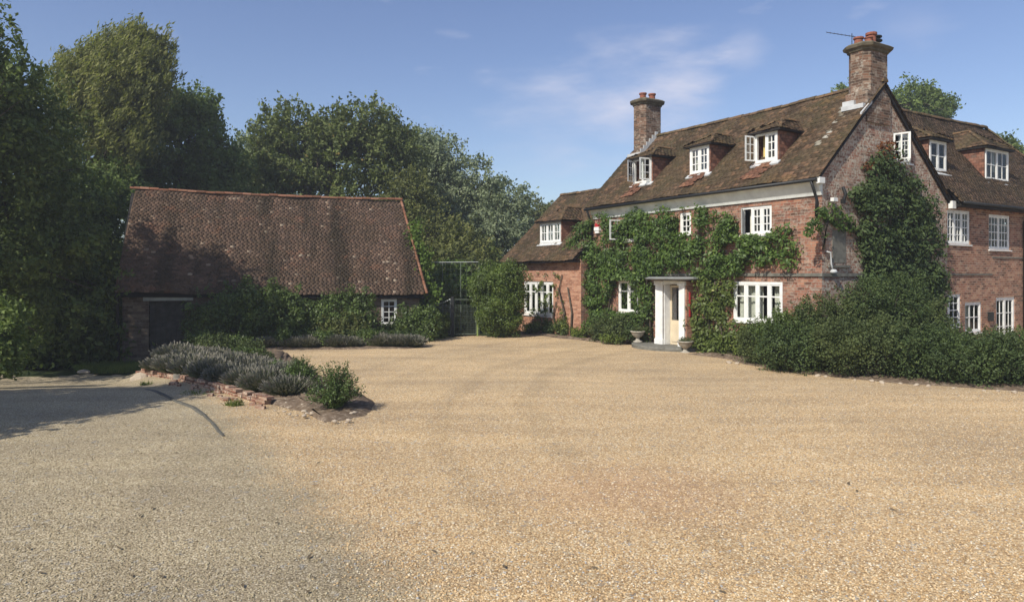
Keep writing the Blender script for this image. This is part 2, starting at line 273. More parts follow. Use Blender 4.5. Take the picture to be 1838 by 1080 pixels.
# ------------------------------------------------------------------ mesh building
def tag(o, label=None, cat=None, group=None, kind=None):
    if label: o['label'] = label
    if cat: o['category'] = cat
    if group: o['group'] = group
    if kind: o['kind'] = kind
    return o
def empty(name, loc, rz=0, label=None, cat=None, group=None):
    o = bpy.data.objects.new(name, None); COL.objects.link(o); o.location = loc; o.rotation_euler = (0, 0, rz)
    o.empty_display_size = .2
    return tag(o, label, cat, group)
def link(name, me, m, parent=None, smooth=False):
    if m is not None and not me.materials: me.materials.append(M[m])
    o = bpy.data.objects.new(name, me); COL.objects.link(o); o.parent = parent
    if smooth: me.polygons.foreach_set('use_smooth', [True] * len(me.polygons))
    return o
class MB:
    def __init__(s): s.v = []; s.f = []
    def add(s, vs, fs):
        n = len(s.v); s.v += [tuple(p) for p in vs]; s.f += [tuple(i + n for i in f) for f in fs]; return s
    def quad(s, *p): return s.add(p, [tuple(range(len(p)))])
    def box(s, a, b):
        (x0, y0, z0), (x1, y1, z1) = [min(p, q) for p, q in zip(a, b)], [max(p, q) for p, q in zip(a, b)]
        return s.add([(x0, y0, z0), (x1, y0, z0), (x1, y1, z0), (x0, y1, z0), (x0, y0, z1), (x1, y0, z1), (x1, y1, z1), (x0, y1, z1)],
                     [(0, 3, 2, 1), (4, 5, 6, 7), (0, 1, 5, 4), (1, 2, 6, 5), (2, 3, 7, 6), (3, 0, 4, 7)])
    def tube(s, pts, rads, n=8, cap=True):
        pts = [Vector(p) for p in pts]; base = len(s.v)
        if not hasattr(rads, '__len__'): rads = [rads] * len(pts)
        for i, p in enumerate(pts):
            d = (pts[min(i + 1, len(pts) - 1)] - pts[max(i - 1, 0)]).normalized()
            a = d.orthogonal().normalized() if abs(d.z) > .95 else d.cross(Vector((0, 0, 1))).normalized()
            c = d.cross(a)
            for k in range(n):
                q = p + (a * math.cos(2 * math.pi * k / n) + c * math.sin(2 * math.pi * k / n)) * rads[i]; s.v.append(tuple(q))
        for i in range(len(pts) - 1):
            for k in range(n):
                a0 = base + i * n + k; a1 = base + i * n + (k + 1) % n; s.f.append((a0, a1, a1 + n, a0 + n))
        if cap: s.f.append(tuple(base + k for k in range(n))[::-1]); s.f.append(tuple(base + (len(pts) - 1) * n + k for k in range(n)))
        return s
    def lathe(s, c, prof, n=16):
        base = len(s.v)
        for r, z in prof:
            for k in range(n): s.v.append((c[0] + r * math.cos(2 * math.pi * k / n), c[1] + r * math.sin(2 * math.pi * k / n), c[2] + z))
        for i in range(len(prof) - 1):
            for k in range(n):
                a0 = base + i * n + k; a1 = base + i * n + (k + 1) % n; s.f.append((a0, a1, a1 + n, a0 + n))
        s.f.append(tuple(base + k for k in range(n))[::-1]); s.f.append(tuple(base + (len(prof) - 1) * n + k for k in range(n)))
        return s
    def mesh(s, name):
        me = bpy.data.meshes.new(name); me.from_pydata(s.v, [], s.f); me.update()
        uv = me.uv_layers.new(name='UVMap'); co = np.empty(len(me.vertices) * 3); me.vertices.foreach_get('co', co); co = co.reshape(-1, 3)
        data = np.zeros((len(me.loops), 2))
        for p in me.polygons:
            n = p.normal
            ax = (0, 1) if abs(n.z) > .7 else ((1, 2) if abs(n.x) > abs(n.y) else (0, 2))
            for li in p.loop_indices:
                c = co[me.loops[li].vertex_index]; data[li] = (c[ax[0]], c[ax[1]])
        uv.data.foreach_set('uv', data.ravel()); return me
    def build(s, name, m, parent=None, smooth=False): return link(name, s.mesh(name), m, parent, smooth)

def np_mesh(name, verts, k, uvs=None):
    """verts (N*k,3): N separate k-gons"""
    n = len(verts) // k; me = bpy.data.meshes.new(name)
    me.vertices.add(len(verts)); me.vertices.foreach_set('co', verts.astype(np.float32).ravel())
    me.loops.add(n * k); me.loops.foreach_set('vertex_index', np.arange(n * k, dtype=np.int32))
    me.polygons.add(n); me.polygons.foreach_set('loop_start', np.arange(0, n * k, k, dtype=np.int32))
    me.update(calc_edges=True); return me
def unit(a): return a / np.maximum(np.linalg.norm(a, axis=-1, keepdims=True), 1e-9)
def leaves(name, pts, nrm, size, aspect=.55, seed=0, jit=.55, along=None, along_w=0.0):
    """pointed five-cornered leaf blades, each folded a little by its own tilt"""
    r = np.random.default_rng(seed); n = len(pts)
    nn = unit(nrm + r.normal(0, jit, (n, 3)))
    a = unit(np.cross(nn, r.normal(0, 1, (n, 3)))) if along is None else unit(r.normal(0, 1, (n, 3)) * (1 - along_w) + np.asarray(along) * along_w * 2)
    a = unit(a - nn * (a * nn).sum(1, keepdims=True)); b = np.cross(nn, a)
    L = (size * r.uniform(.6, 1.35, n))[:, None]; W = L * aspect
    V = np.stack([pts - a * L * .5, pts - a * L * .08 + b * W * .5 + nn * L * .06, pts + a * L * .5, pts - a * L * .08 - b * W * .5 + nn * L * .06], 1)
    return np_mesh(name, V.reshape(-1, 3), 4)
def shell_pts(r, c, rad, n, inner=.55):
    d = unit(r.normal(0, 1, (n, 3))); q = r.uniform(inner, 1.0, n) ** .6
    return np.asarray(c) + d * np.asarray(rad) * q[:, None], d
def clumps_in(r, ell, n, cr, flat=1.0):
    out = []
    for c, rad in ell:
        vol = (rad[0] * rad[1] * rad[2]) ** (1 / 3)
        for _ in range(max(1, int(n))):
            d = unit(r.normal(0, 1, 3)); q = r.uniform(.45, .93)
            k = cr * r.uniform(.65, 1.25); out.append((np.asarray(c) + d * np.asarray(rad) * q * (1 - .35 * k / vol), k))
            if r.uniform() < .55:
                d2 = unit(d + r.normal(0, .5, 3)); out.append((np.asarray(c) + d2 * np.asarray(rad) * r.uniform(.88, 1.12), k * r.uniform(.32, .6)))
    return out
def crown_pts(r, cl, per, flat=.8, inner=.45):
    P, D = [], []
    for c, k in cl:
        n = int(per * k * k); p, d = shell_pts(r, c, (k, k, k * flat), n, inner)
        p = p + r.normal(0, k * .10, p.shape); P.append(p); D.append(d + (0, 0, .35))
    return np.concatenate(P), np.concatenate(D)
def spheroid(px, py, Y, rx, rz, ry=None):            # measured: centre bearing, distance, half sizes in metres
    return ((PX(px, Y), Y, PZ(py, Y)), (rx, ry or rx * .85, rz))

def tree(name, base, ell, mtl, label, leaf=.17, per=420, ncl=26, cr=1.0, seed=1, group=None, cat='tree', bark='bark', trunk_r=.22, along=None, along_w=0, aspect=.55, flat=.8, inner=.45, lean=(0, 0), plume=None, sprigs=None):
    r = np.random.default_rng(seed); bx, by, bz = base
    root = empty(name, base, 0, label, cat, group)
    cl = clumps_in(r, ell, ncl, cr)
    if plume:
        Ps, Ds = [], []
        for c, k in cl:
            for q in range(3):
                d = unit(np.array(plume) + r.normal(0, .2, 3)); m_ = int(per * k * k * .45) + 8; f = r.uniform(-.5, 1, m_)[:, None] ** 1
                Ps.append(np.asarray(c) + r.normal(0, k * .35, 3) + d * f * k * 2.3 + r.normal(0, k * .2, (m_, 3)) * (1.15 - f * .8)); Ds.append(r.normal(0, 1, (m_, 3)))
        P, D = np.concatenate(Ps), np.concatenate(Ds)
    else: P, D = crown_pts(r, cl, per, flat, inner)
    Ps, Ds = [P], [D]; nsp = sprigs if sprigs is not None else int(len(cl) * 2.2)
    for q in range(nsp):                              # shoots breaking the outline
        c, rad = ell[int(r.integers(len(ell)))]; d = unit(r.normal(0, 1, 3) + (0, 0, .35)); s0 = np.asarray(c) + d * np.asarray(rad) * .92
        l = cr * r.uniform(.5, 1.3); dd = unit(d + (0, 0, .3) + r.normal(0, .3, 3)); m_ = int(14 + 26 * l); f = r.uniform(0, 1, m_)[:, None]
        Ps.append(s0 + dd * l * f + r.normal(0, leaf * .55, (m_, 3))); Ds.append(r.normal(0, 1, (m_, 3)))
    P, D = np.concatenate(Ps), np.concatenate(Ds); P = P - np.asarray(base)
    P = P[P[:, 2] > .05] if len(P) else P; D = D[:len(P)]
    link('crown', leaves('crown', P, D, leaf, aspect, seed, .6, along, along_w), mtl, root)
    tb = MB(); cc = np.mean([e_[0] for e_ in ell], 0) - np.asarray(base); H = max(cc[2], .6)
    tp = [Vector((lean[0] * f + .12 * math.sin(f * 5 + seed) * trunk_r * 3, lean[1] * f + cc[1] * .5 * f * f, H * f)) for f in np.linspace(0, 1, 7)]
    tp = [p + Vector((cc[0] * (i / 6) ** 2, 0, 0)) for i, p in enumerate(tp)]
    tb.tube(tp, [trunk_r * 1.35] + [trunk_r * (1 - .6 * i / 6) for i in range(1, 7)], 9)
    tm = tb.build('trunk', bark, root, True)
    lb = MB(); idx = r.permutation(len(cl))[:min(len(cl), 40)]
    for i in idx:
        c = Vector(cl[i][0] - np.asarray(base)); s = tp[int(r.integers(2, 7))]
        mid = s.lerp(c, .5) + Vector((r.normal(0, .2), r.normal(0, .2), .15 * (c - s).length))
        lb.tube([s, s.lerp(mid, .5) + Vector((0, 0, .1)), mid, c], [trunk_r * .4, trunk_r * .28, trunk_r * .2, trunk_r * .05], 5, False)
    if idx.size: lb.build('limb', bark, root, True)
    return root

def shrub(name, base, ell, mtl, label, leaf=.07, per=1500, ncl=14, cr=.4, seed=1, group=None, cat='shrub', aspect=.55, sprigs=60, sprig_len=.35, inner=.5, flat=.9):
    r = np.random.default_rng(seed); root = empty(name, base, 0, label, cat, group); B = np.asarray(base)
    cl = clumps_in(r, ell, ncl, cr)
    for c, rad in ell: cl.append((np.asarray(c), min(rad) * .8))
    P, D = crown_pts(r, cl, per, flat, inner); k = P[:, 2] > B[2] + .02; P = P[k] - B; D = D[k]
    Ps, Ds = [P], [D]; st = MB()
    top = max(c[2] + rr[2] for c, rr in ell) - B[2]
    for i in range(sprigs):       # shoots standing out of the outline
        c, rad = ell[int(r.integers(len(ell)))]; d = unit(r.normal(0, 1, 3) + (0, 0, .5)); d[2] = abs(d[2])
        s = np.asarray(c) + d * np.asarray(rad) * .8 - B; l = sprig_len * r.uniform(.4, 1.2); dd = unit(d + (0, 0, .8) + r.normal(0, .25, 3))
        n = int(l / leaf * 6) + 3; f = r.uniform(0, 1, n)[:, None]
        Ps.append(s + dd * l * f + r.normal(0, leaf * .5, (n, 3))); Ds.append(r.normal(0, 1, (n, 3)))
    P = np.concatenate(Ps); D = np.concatenate(Ds); k = P[:, 2] > .01
    link('foliage', leaves('foliage', P[k], D[k], leaf, aspect, seed, .6), mtl, root)
    for i in range(9):
        c, rad = ell[i % len(ell)]; c = np.asarray(c) - B; a = r.normal(0, .12, 2)
        e2 = c + unit(r.normal(0, 1, 3)) * np.asarray(rad) * .75; e2[2] = abs(e2[2])
        st.tube([(a[0] * .5, a[1] * .5, 0), ((a[0] + e2[0]) / 2, (a[1] + e2[1]) / 2, e2[2] * .6), tuple(e2)], [.03, .02, .008], 5, False)
    st.build('stem', 'bark', root, True); return root

# ------------------------------------------------------------------ ground
def sm(x, a, b): x = np.clip((x - a) / (b - a), 0, 1); return x * x * (3 - 2 * x)
def edge_x(Y): return np.where(Y < 18, -5 - (Y - 14) * 1.0, -9 - (Y - 18) * .38)
def hgt(X, Y):
    X = np.asarray(X, float); Y = np.asarray(Y, float)
    drop = .6 * sm(Y, 14.5, 21) * sm(edge_x(Y) - X, -.1, 1.6)
    roll = .03 * np.sin(X * .7 + 1) * np.sin(Y * .5) * sm(Y, 3, 9)
    return -drop + roll
def H(x, y): return float(hgt(x, y))
def sheet(name, xs, ys, m, dz, keep=None, kind='structure'):
    X, Y = np.meshgrid(xs, ys); Z = hgt(X, Y) + dz; nx, ny = len(xs), len(ys)
    V = np.stack([X, Y, Z], -1).reshape(-1, 3); F = []
    for j in range(ny - 1):
        for i in range(nx - 1):
            if keep is None or keep((xs[i] + xs[i + 1]) / 2, (ys[j] + ys[j + 1]) / 2):
                F.append((j * nx + i, j * nx + i + 1, (j + 1) * nx + i + 1, (j + 1) * nx + i))
    mb = MB(); mb.v = [tuple(p) for p in V]; mb.f = F
    return tag(mb.build(name, m, None, True), kind=kind)
gx = sorted(set([-1500, -600, -250, -120, -70] + list(np.arange(-50, 51, 2.0)) + [70, 120, 250, 600, 1500]))
gy = sorted(set([-600, -200, -80, -40] + list(np.arange(-30, 71, 2.0)) + [90, 140, 300, 700, 2500]))
# fine cells where the drive dips, so the sheets above never cut through
gx = sorted(set(gx + list(np.arange(-24, 0, .5)))); gy = sorted(set(gy + list(np.arange(10, 32, .5))))
sheet('ground', gx, gy, 'grass', -.05)
def gravel_keep(x, y):
    if y > 28.7 + .3 * math.sin(x * 3): return False
    if x < edge_x(y) - .3: return y < 21.6 + .25 * math.sin(x * 2.3) + .15 * math.sin(x * 5.1) or (x > -13.2 and y < 24.3 and False)
    if x < -3.9 and y > 24.3: return False
    if x > 9.0 and y > 19.5 and (x - 9) * .3 < (y - 19.5): return True
    return True
sheet('gravel', list(np.arange(-30, 32.01, .25)), list(np.arange(-8, 29.3, .25)), 'gravel', .01, gravel_keep)

# loose pebbles close to the viewpoint, one scatter of real stones
def pebbles(name, n, m, test, ymin=4.6, ymax=10.5, smin=.007, smax=.015, seed=3):
    r = np.random.default_rng(seed)
    u = r.uniform(0, 1, n); Y = ymin * (ymax / ymin) ** (u ** .95); X = r.uniform(-.80, .80, n) * Y
    k = test(X, Y, r); X = X[k]; Y = Y[k]; n = len(X); Z = hgt(X, Y) + .012
    base = np.array([(1, 0, 0), (-1, 0, 0), (0, 1, 0), (0, -1, 0), (0, 0, 1), (0, 0, -1)], float)
    fc = np.array([(0, 2, 4), (2, 1, 4), (1, 3, 4), (3, 0, 4), (2, 0, 5), (1, 2, 5), (3, 1, 5), (0, 3, 5)])
    ico = base; s = r.uniform(smin, smax, (n, 1, 1)) * r.uniform(.6, 1.3, (n, 1, 3)) * np.array([1, 1, .6])
    V = ico[None] * s * r.uniform(.75, 1.25, (n, 6, 1)); a = r.uniform(0, 2 * np.pi, n); c_, s_ = np.cos(a)[:, None], np.sin(a)[:, None]
    V = np.stack([V[..., 0] * c_ - V[..., 1] * s_ + .3 * V[..., 2] * c_, V[..., 0] * s_ + V[..., 1] * c_, V[..., 2]], -1) + np.stack([X, Y, Z], -1)[:, None]
    me = bpy.data.meshes.new(name); me.vertices.add(n * 6); me.vertices.foreach_set('co', V.astype(np.float32).ravel())
    F = (fc[None] + (np.arange(n) * 6)[:, None, None]).astype(np.int32).reshape(-1)
    me.loops.add(len(F)); me.loops.foreach_set('vertex_index', F); me.polygons.add(len(F) // 3)
    me.polygons.foreach_set('loop_start', np.arange(0, len(F), 3, dtype=np.int32)); me.update(calc_edges=True)
    return tag(link(name, me, m, None, True), kind='stuff')
def gline(X, Y, r): return 2.6 - X - .6 * Y + r.normal(0, .35, len(X))
pebbles('loose_gravel', 90000, 'pebble', lambda X, Y, r: gline(X, Y, r) < .1, 4.6, 15)['label'] = 'loose golden gravel stones scattered over the court'
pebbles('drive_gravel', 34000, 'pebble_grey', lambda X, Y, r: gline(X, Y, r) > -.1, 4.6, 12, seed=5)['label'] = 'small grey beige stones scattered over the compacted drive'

# curved dark strip standing in for the shade along the lower drive's edge
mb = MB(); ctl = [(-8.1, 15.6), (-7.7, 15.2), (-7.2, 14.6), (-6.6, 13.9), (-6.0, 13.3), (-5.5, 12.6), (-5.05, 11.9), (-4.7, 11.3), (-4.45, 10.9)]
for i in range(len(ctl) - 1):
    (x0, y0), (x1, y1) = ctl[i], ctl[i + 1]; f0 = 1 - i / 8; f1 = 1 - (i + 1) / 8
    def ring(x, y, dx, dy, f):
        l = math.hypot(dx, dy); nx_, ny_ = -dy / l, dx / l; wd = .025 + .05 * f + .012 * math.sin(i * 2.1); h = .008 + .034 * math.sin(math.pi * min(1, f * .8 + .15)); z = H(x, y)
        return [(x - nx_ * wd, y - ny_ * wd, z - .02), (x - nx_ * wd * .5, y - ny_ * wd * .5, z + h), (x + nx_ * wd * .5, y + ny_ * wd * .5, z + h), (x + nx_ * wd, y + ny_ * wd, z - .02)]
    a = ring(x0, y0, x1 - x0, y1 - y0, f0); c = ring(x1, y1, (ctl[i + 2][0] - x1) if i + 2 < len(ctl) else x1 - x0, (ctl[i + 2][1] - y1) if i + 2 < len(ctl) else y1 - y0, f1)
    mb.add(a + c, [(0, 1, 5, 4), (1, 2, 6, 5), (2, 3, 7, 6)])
tag(mb.build('drive_edge_shade', 'edge_shade', None), kind='structure')

# ------------------------------------------------------------------ walls, tiles, windows
def strips(mb, pt, us, zb, top, holes, depth=.14, skip=None):
    """wall face in (u,z) with real openings and reveals; top(u) gives the height"""
    cuts = sorted(set([round(u, 4) for u in us] + [round(h[0], 4) for h in holes] + [round(h[1], 4) for h in holes]))
    for u0, u1 in zip(cuts, cuts[1:]):
        um = (u0 + u1) / 2; hs_ = sorted([h for h in holes if h[0] < um < h[1]], key=lambda h: h[2]); z = zb
        for h in hs_:
            mb.quad(pt(u0, 0, z), pt(u1, 0, z), pt(u1, 0, h[2]), pt(u0, 0, h[2])); z = h[3]
        mb.quad(pt(u0, 0, z), pt(u1, 0, z), pt(u1, 0, top(u1)), pt(u0, 0, top(u0)))
    for u0, u1, z0, z1 in [h[:4] for h in holes]:
        for a, c in (((u0, z0), (u1, z0)), ((u1, z0), (u1, z1)), ((u1, z1), (u0, z1)), ((u0, z1), (u0, z0))):
            mb.quad(pt(a[0], 0, a[1]), pt(c[0], 0, c[1]), pt(c[0], -depth, c[1]), pt(a[0], -depth, a[1]))
def tiles(name, O, U, V, Ln, Hn, m, parent, keep=None, tw=.17, th=.105, sag=.04, seed=1, jit=.006, uvoff=(0, 0), lift0=.015):
    r = np.random.default_rng(seed); O, U, V = Vector(O), Vector(U).normalized(), Vector(V).normalized(); Nn = U.cross(V).normalized()
    if Nn.z < 0: Nn = -Nn
    rows = int(math.ceil(Hn / th)); cols = int(math.ceil(Ln / tw)) + 1; lst = []; row_off = [(.5 if j % 2 else 0) + r.uniform(-.22, .22) for j in range(rows)]; row_off = [min(max(o, 0), .75) for o in row_off]
    for j in range(rows):
        for i in range(cols):
            u = (i - row_off[j]) * tw; v = j * th
            a, bb = max(0, u), min(Ln, u + tw)
            if bb - a < .03: continue
            if keep and not keep((a + bb) / 2, v + th / 2): continue
            lst.append((a, bb, v, min(v + th * 1.3, Hn)))
    A = np.array(lst); n = len(A)
    g_ = .0004; x0 = A[:, 0] + g_; x1 = A[:, 1] - g_; y0 = A[:, 2] + r.normal(0, .010, n); y1 = A[:, 3]
    def sagf(x, y): return -sag * np.sin(np.pi * np.clip(x / Ln, 0, 1)) * (.35 + .65 * np.sin(np.pi * np.clip(y / Hn, 0, 1))) + (.018 if sag < .08 else .035) * np.sin(x * 1.9 + seed) * np.cos(y * 1.3) + .01 * np.sin(x * 4.3 + y * 2.2)
    lift = lift0 + np.abs(r.normal(0, jit, n)); tilt = r.normal(0, jit * .7, n)
    def P(x, y, h): return np.array(O) + np.outer(x, U) + np.outer(y, V) + np.outer(sagf(x, y) + h, Nn)
    lo = P(x0, y0, lift + tilt), P(x1, y0, lift - tilt), P(x1, y1, np.full(n, .006)), P(x0, y1, np.full(n, .006))
    bt = P(x0, y0, lift + tilt - .013), P(x1, y0, lift - tilt - .013), P(x1, y1, np.full(n, -.008)), P(x0, y1, np.full(n, -.008))
    Vv = np.stack(list(lo) + list(bt), 1).reshape(-1, 3)
    fc = np.array([(0, 1, 2, 3), (4, 5, 1, 0), (5, 6, 2, 1), (7, 4, 0, 3)])
    if (Vector(Vv[1]) - Vector(Vv[0])).cross(Vector(Vv[3]) - Vector(Vv[0])).dot(Nn) < 0: fc = fc[:, ::-1]
    F = (fc[None] + (np.arange(n) * 8)[:, None, None]).astype(np.int32).reshape(-1)
    me = bpy.data.meshes.new(name); me.vertices.add(len(Vv)); me.vertices.foreach_set('co', Vv.astype(np.float32).ravel())
    me.loops.add(len(F)); me.loops.foreach_set('vertex_index', F); me.polygons.add(len(F) // 4); me.polygons.foreach_set('loop_start', np.arange(0, len(F), 4, dtype=np.int32))
    me.update(calc_edges=True)
    uvl = me.uv_layers.new(name='UVMap'); cx = np.repeat((x0 + x1) / 2 + uvoff[0], 16); cy = np.repeat(A[:, 2] + uvoff[1], 16)
    uvl.data.foreach_set('uv', np.stack([cx, cy], 1).ravel())
    return link(name, me, m, parent)
def ridge(mb, a, c, rad=.12, seg=.32, seed=0, sag=.03):
    r = random.Random(seed); a, c = Vector(a), Vector(c); n = max(1, int((c - a).length / seg)); d = (c - a).normalized(); side = d.cross(Vector((0, 0, 1))).normalized(); up = side.cross(d)
    for i in range(n):
        f0, f1 = i / n, (i + .97) / n; z = Vector((0, 0, r.uniform(-.012, .012))); k = rad * r.uniform(.93, 1.07)
        p0 = a.lerp(c, f0) + z - Vector((0, 0, sag * math.sin(math.pi * f0))); p1 = a.lerp(c, f1) + z - Vector((0, 0, sag * math.sin(math.pi * f1)))
        R = []
        for p, kk in ((p0, k), (p1, k * .95)):
            for q in range(7):
                th = math.pi * (q / 6) * 1.1 - .16; R.append(p + side * math.cos(th) * kk + up * math.sin(th) * kk * .8)
        mb.add(R, [(q, q + 1, q + 8, q + 7) for q in range(6)] + [tuple(range(7)), tuple(range(13, 6, -1))])

def window(parent, pt, u0, u1, z0, z1, lights=2, rows=3, cols=2, name='window', sill=True, fr=.068, inset=.06, bars=True, skip=(), trans=None, curtain=None):
    """white casement window: frame, mullions, glazing bars in one mesh; glass and sill under it"""
    mb = MB()
    def bar(a0, a1, b0, b1, w0, w1):
        P = [pt(a, w_, z) for w_ in (w0, w1) for a, z in ((a0, b0), (a1, b0), (a1, b1), (a0, b1))]
        mb.add(P, [(0, 3, 2, 1), (4, 5, 6, 7), (0, 1, 5, 4), (1, 2, 6, 5), (2, 3, 7, 6), (3, 0, 4, 7)])
    o = -inset; bar(u0, u0 + fr, z0, z1, o - .05, o + .03); bar(u1 - fr, u1, z0, z1, o - .05, o + .03)
    bar(u0 + fr, u1 - fr, z0, z0 + fr, o - .05, o + .03); bar(u0 + fr, u1 - fr, z1 - fr, z1, o - .05, o + .03)
    wd = (u1 - u0 - fr) / lights
    for i in range(lights):
        a = u0 + fr * .5 + i * wd; c = a + wd
        if i: bar(a - fr * .45, a + fr * .45, z0 + fr, z1 - fr, o - .045, o + .025)
        if i in skip: continue
        # casement's own thin frame
        s = .038; x0, x1 = a + fr * .45, c - fr * .45; y0, y1 = z0 + fr, z1 - fr
        bar(x0, x0 + s, y0, y1, o - .03, o + .018); bar(x1 - s, x1, y0, y1, o - .03, o + .018)
        bar(x0 + s, x1 - s, y0, y0 + s, o - .03, o + .018); bar(x0 + s, x1 - s, y1 - s, y1, o - .03, o + .018)
        if bars:
            for k in range(1, cols): q = x0 + (x1 - x0) * k / cols; bar(q - .014, q + .014, y0 + s, y1 - s, o - .02, o + .012)
            if trans: 
                q = y0 + (y1 - y0) * trans; bar(x0 + s, x1 - s, q - .02, q + .02, o - .02, o + .013)
            for k in range(1, rows): q = y0 + (y1 - y0) * k / rows; bar(x0 + s, x1 - s, q - .014, q + .014, o - .019, o + .011)
    f = mb.build(name, 'white', parent)
    gp = MB()
    for i in range(lights):
        if i in skip: continue
        a = u0 + fr * .5 + i * wd + fr * .45; c = a + wd - fr * .9
        gp.quad(pt(a, o - .005, z0 + fr), pt(c, o - .005, z0 + fr), pt(c, o - .005, z1 - fr), pt(a, o - .005, z1 - fr))
    gp.build('pane', 'glass', f if f.parent and not f.parent.parent else f.parent)
    if sill:
        sb = MB(); a, c = u0 - .04, u1 + .04
        P = [pt(a, -.1, z0 - .05), pt(c, -.1, z0 - .05), pt(c, .05, z0 - .05), pt(a, .05, z0 - .05), pt(a, -.1, z0 - .003), pt(c, -.1, z0 - .003), pt(c, .05, z0 - .012), pt(a, .05, z0 - .012)]
        sb.add(P, [(0, 3, 2, 1), (4, 5, 6, 7), (0, 1, 5, 4), (1, 2, 6, 5), (2, 3, 7, 6), (3, 0, 4, 7)])
        sb.build('sill', 'white', f if f.parent and not f.parent.parent else f.parent)
    if curtain:
        n = 10
        for a, c in curtain[1]:
            cb = MB()
            for k in range(n):
                p, q = a + (c - a) * k / n, a + (c - a) * (k + 1) / n; w0 = -.22 - .03 * (k % 2); w1 = -.22 - .03 * ((k + 1) % 2)
                cb.quad(pt(p, w0, z0 + .05), pt(q, w1, z0 + .05), pt(q, w1, z1 - .02), pt(p, w0, z1 - .02))
            cb.build('curtain', curtain[0], f if f.parent and not f.parent.parent else f.parent)
    return f
def open_leaf(parent, pt, hinge, wd, z0, z1, ang, cols=2, rows=3, name='casement', inset=.03):
    """an opened window leaf, swung out by ang about a vertical hinge; wd signed along u"""
    ca, sa = math.cos(ang), math.sin(ang)
    def q(u, w_, z): return pt(hinge + u * ca * (1 if wd > 0 else -1), -inset + abs(u) * sa + w_, z)
    W_ = abs(wd); mb = MB()
    def bar(a0, a1, b0, b1, th=.02):
        P = [q(a, w_, z) for w_ in (-th, th) for a, z in ((a0, b0), (a1, b0), (a1, b1), (a0, b1))]
        mb.add(P, [(0, 3, 2, 1), (4, 5, 6, 7), (0, 1, 5, 4), (1, 2, 6, 5), (2, 3, 7, 6), (3, 0, 4, 7)])
    s = .045; bar(0, s, z0, z1); bar(W_ - s, W_, z0, z1); bar(s, W_ - s, z0, z0 + s); bar(s, W_ - s, z1 - s, z1)
    for k in range(1, cols): x = W_ * k / cols; bar(x - .011, x + .011, z0 + s, z1 - s, .012)
    for k in range(1, rows): z = z0 + (z1 - z0) * k / rows; bar(s, W_ - s, z - .011, z + .011, .011)
    f = mb.build(name, 'white', parent)
    g_ = MB().quad(q(s, 0, z0 + s), q(W_ - s, 0, z0 + s), q(W_ - s, 0, z1 - s), q(s, 0, z1 - s))
    g_.build('pane', 'glass', f if not f.parent.parent else f.parent); return f

# ------------------------------------------------------------------ the house; local x runs along the gable (t), local y along the front (s)
RZ = math.atan2(.52, .854); C0 = (8.43, 19.2)
def W(t_, s_, z=0): return (C0[0] + .854 * t_ - .52 * s_, C0[1] + .52 * t_ + .854 * s_, z)
house = empty('brick_house', (C0[0], C0[1], 0), RZ, 'long old red brick house with tiled roofs, dormer windows and two tall chimneys', 'house')
def front(t0=0): return lambda u, w_, z: (t0 - w_, u, z)
def side(s0=0): return lambda u, w_, z: (u, s0 - w_, z)
S1, T1, TR = 10.1, 6.45, 2.81        # front length, gable depth, ridge position
EZ, RH = 5.17, 8.14
def zf(t_): return EZ + (t_ + .3) * (RH - EZ) / (TR + .3)
def zbk(t_): return RH - (t_ - TR) * (RH - 4.87) / (T1 - TR)
fr_holes = [(1.64, 2.76, 3.71, 4.56), (4.84, 5.35, 3.86, 4.59), (7.55, 8.25, 3.76, 4.57), (7.44, 8.56, 1.13, 2.30), (1.26, 3.04, 1.10, 2.30), (4.98, 5.68, .15, 2.2)]
mb = MB(); strips(mb, front(), [0, S1], -.3, lambda u: 5.0, fr_holes, .2)
mb.build('front_wall', 'brick', house)
# gable wall
gh = [(3.38, 4.35, 5.88, 6.75)]
mb = MB(); strips(mb, side(), [0, TR, T1 - .05], -.5, lambda u: (zf(u) if u <= TR else zbk(u)) - .06, gh)
mb.build('gable_wall', 'brick_gable', house)
wh = [(5.84, 7.81, 3.5, 4.6), (9.03, 10.51, 3.37, 4.56), (5.86, 7.23, .84, 1.89), (7.48, 8.55, .6, 1.61), (9.53, 10.87, -.3, 1.74)]
mb = MB(); strips(mb, side(), [T1 - .05, 17], -.5, lambda u: 4.78, [(max(h[0], T1 - .05), *h[1:]) if h[0] < T1 and h[1] > T1 else h for h in wh])
mb.quad((17, 0, -.5), (17, 5.2, -.5), (17, 5.2, 4.7), (17, 0, 4.7))
mb.build('wing_wall', 'brick_wing', house)
# inner shell: rear walls, floors
mb = MB()
mb.quad((T1 - .1, 5.2, -.3), (T1 - .1, S1, -.3), (T1 - .1, S1, 4.8), (T1 - .1, 5.2, 4.8))
mb.quad((0, S1, -.3), (T1, S1, -.3), (T1, S1, 4.8), (TR, S1, RH - .1), (0, S1, 4.95))
mb.quad((5, 5.2, -.5), (17, 5.2, -.5), (17, 5.2, 4.8), (5, 5.2, 4.8))
mb.build('rear_wall', 'brick', house)
mb = MB(); 
for z in (2.62, 4.95): mb.box((.2, .2, z), (T1 - .12, S1 - .05, z + .06)); mb.box((T1 - .1, .2, z), (16.9, 5.1, z + .06))
mb.box((3.0, .2, 0), (3.1, S1 - .05, 2.6)); mb.box((3.0, .2, 2.7), (3.1, S1 - .05, 4.9)); mb.box((T1, 3, -.2), (16.9, 3.1, 2.6)); mb.box((T1, 3, 2.7), (16.9, 3.1, 4.9))
mb.build('interior', 'inside', house)
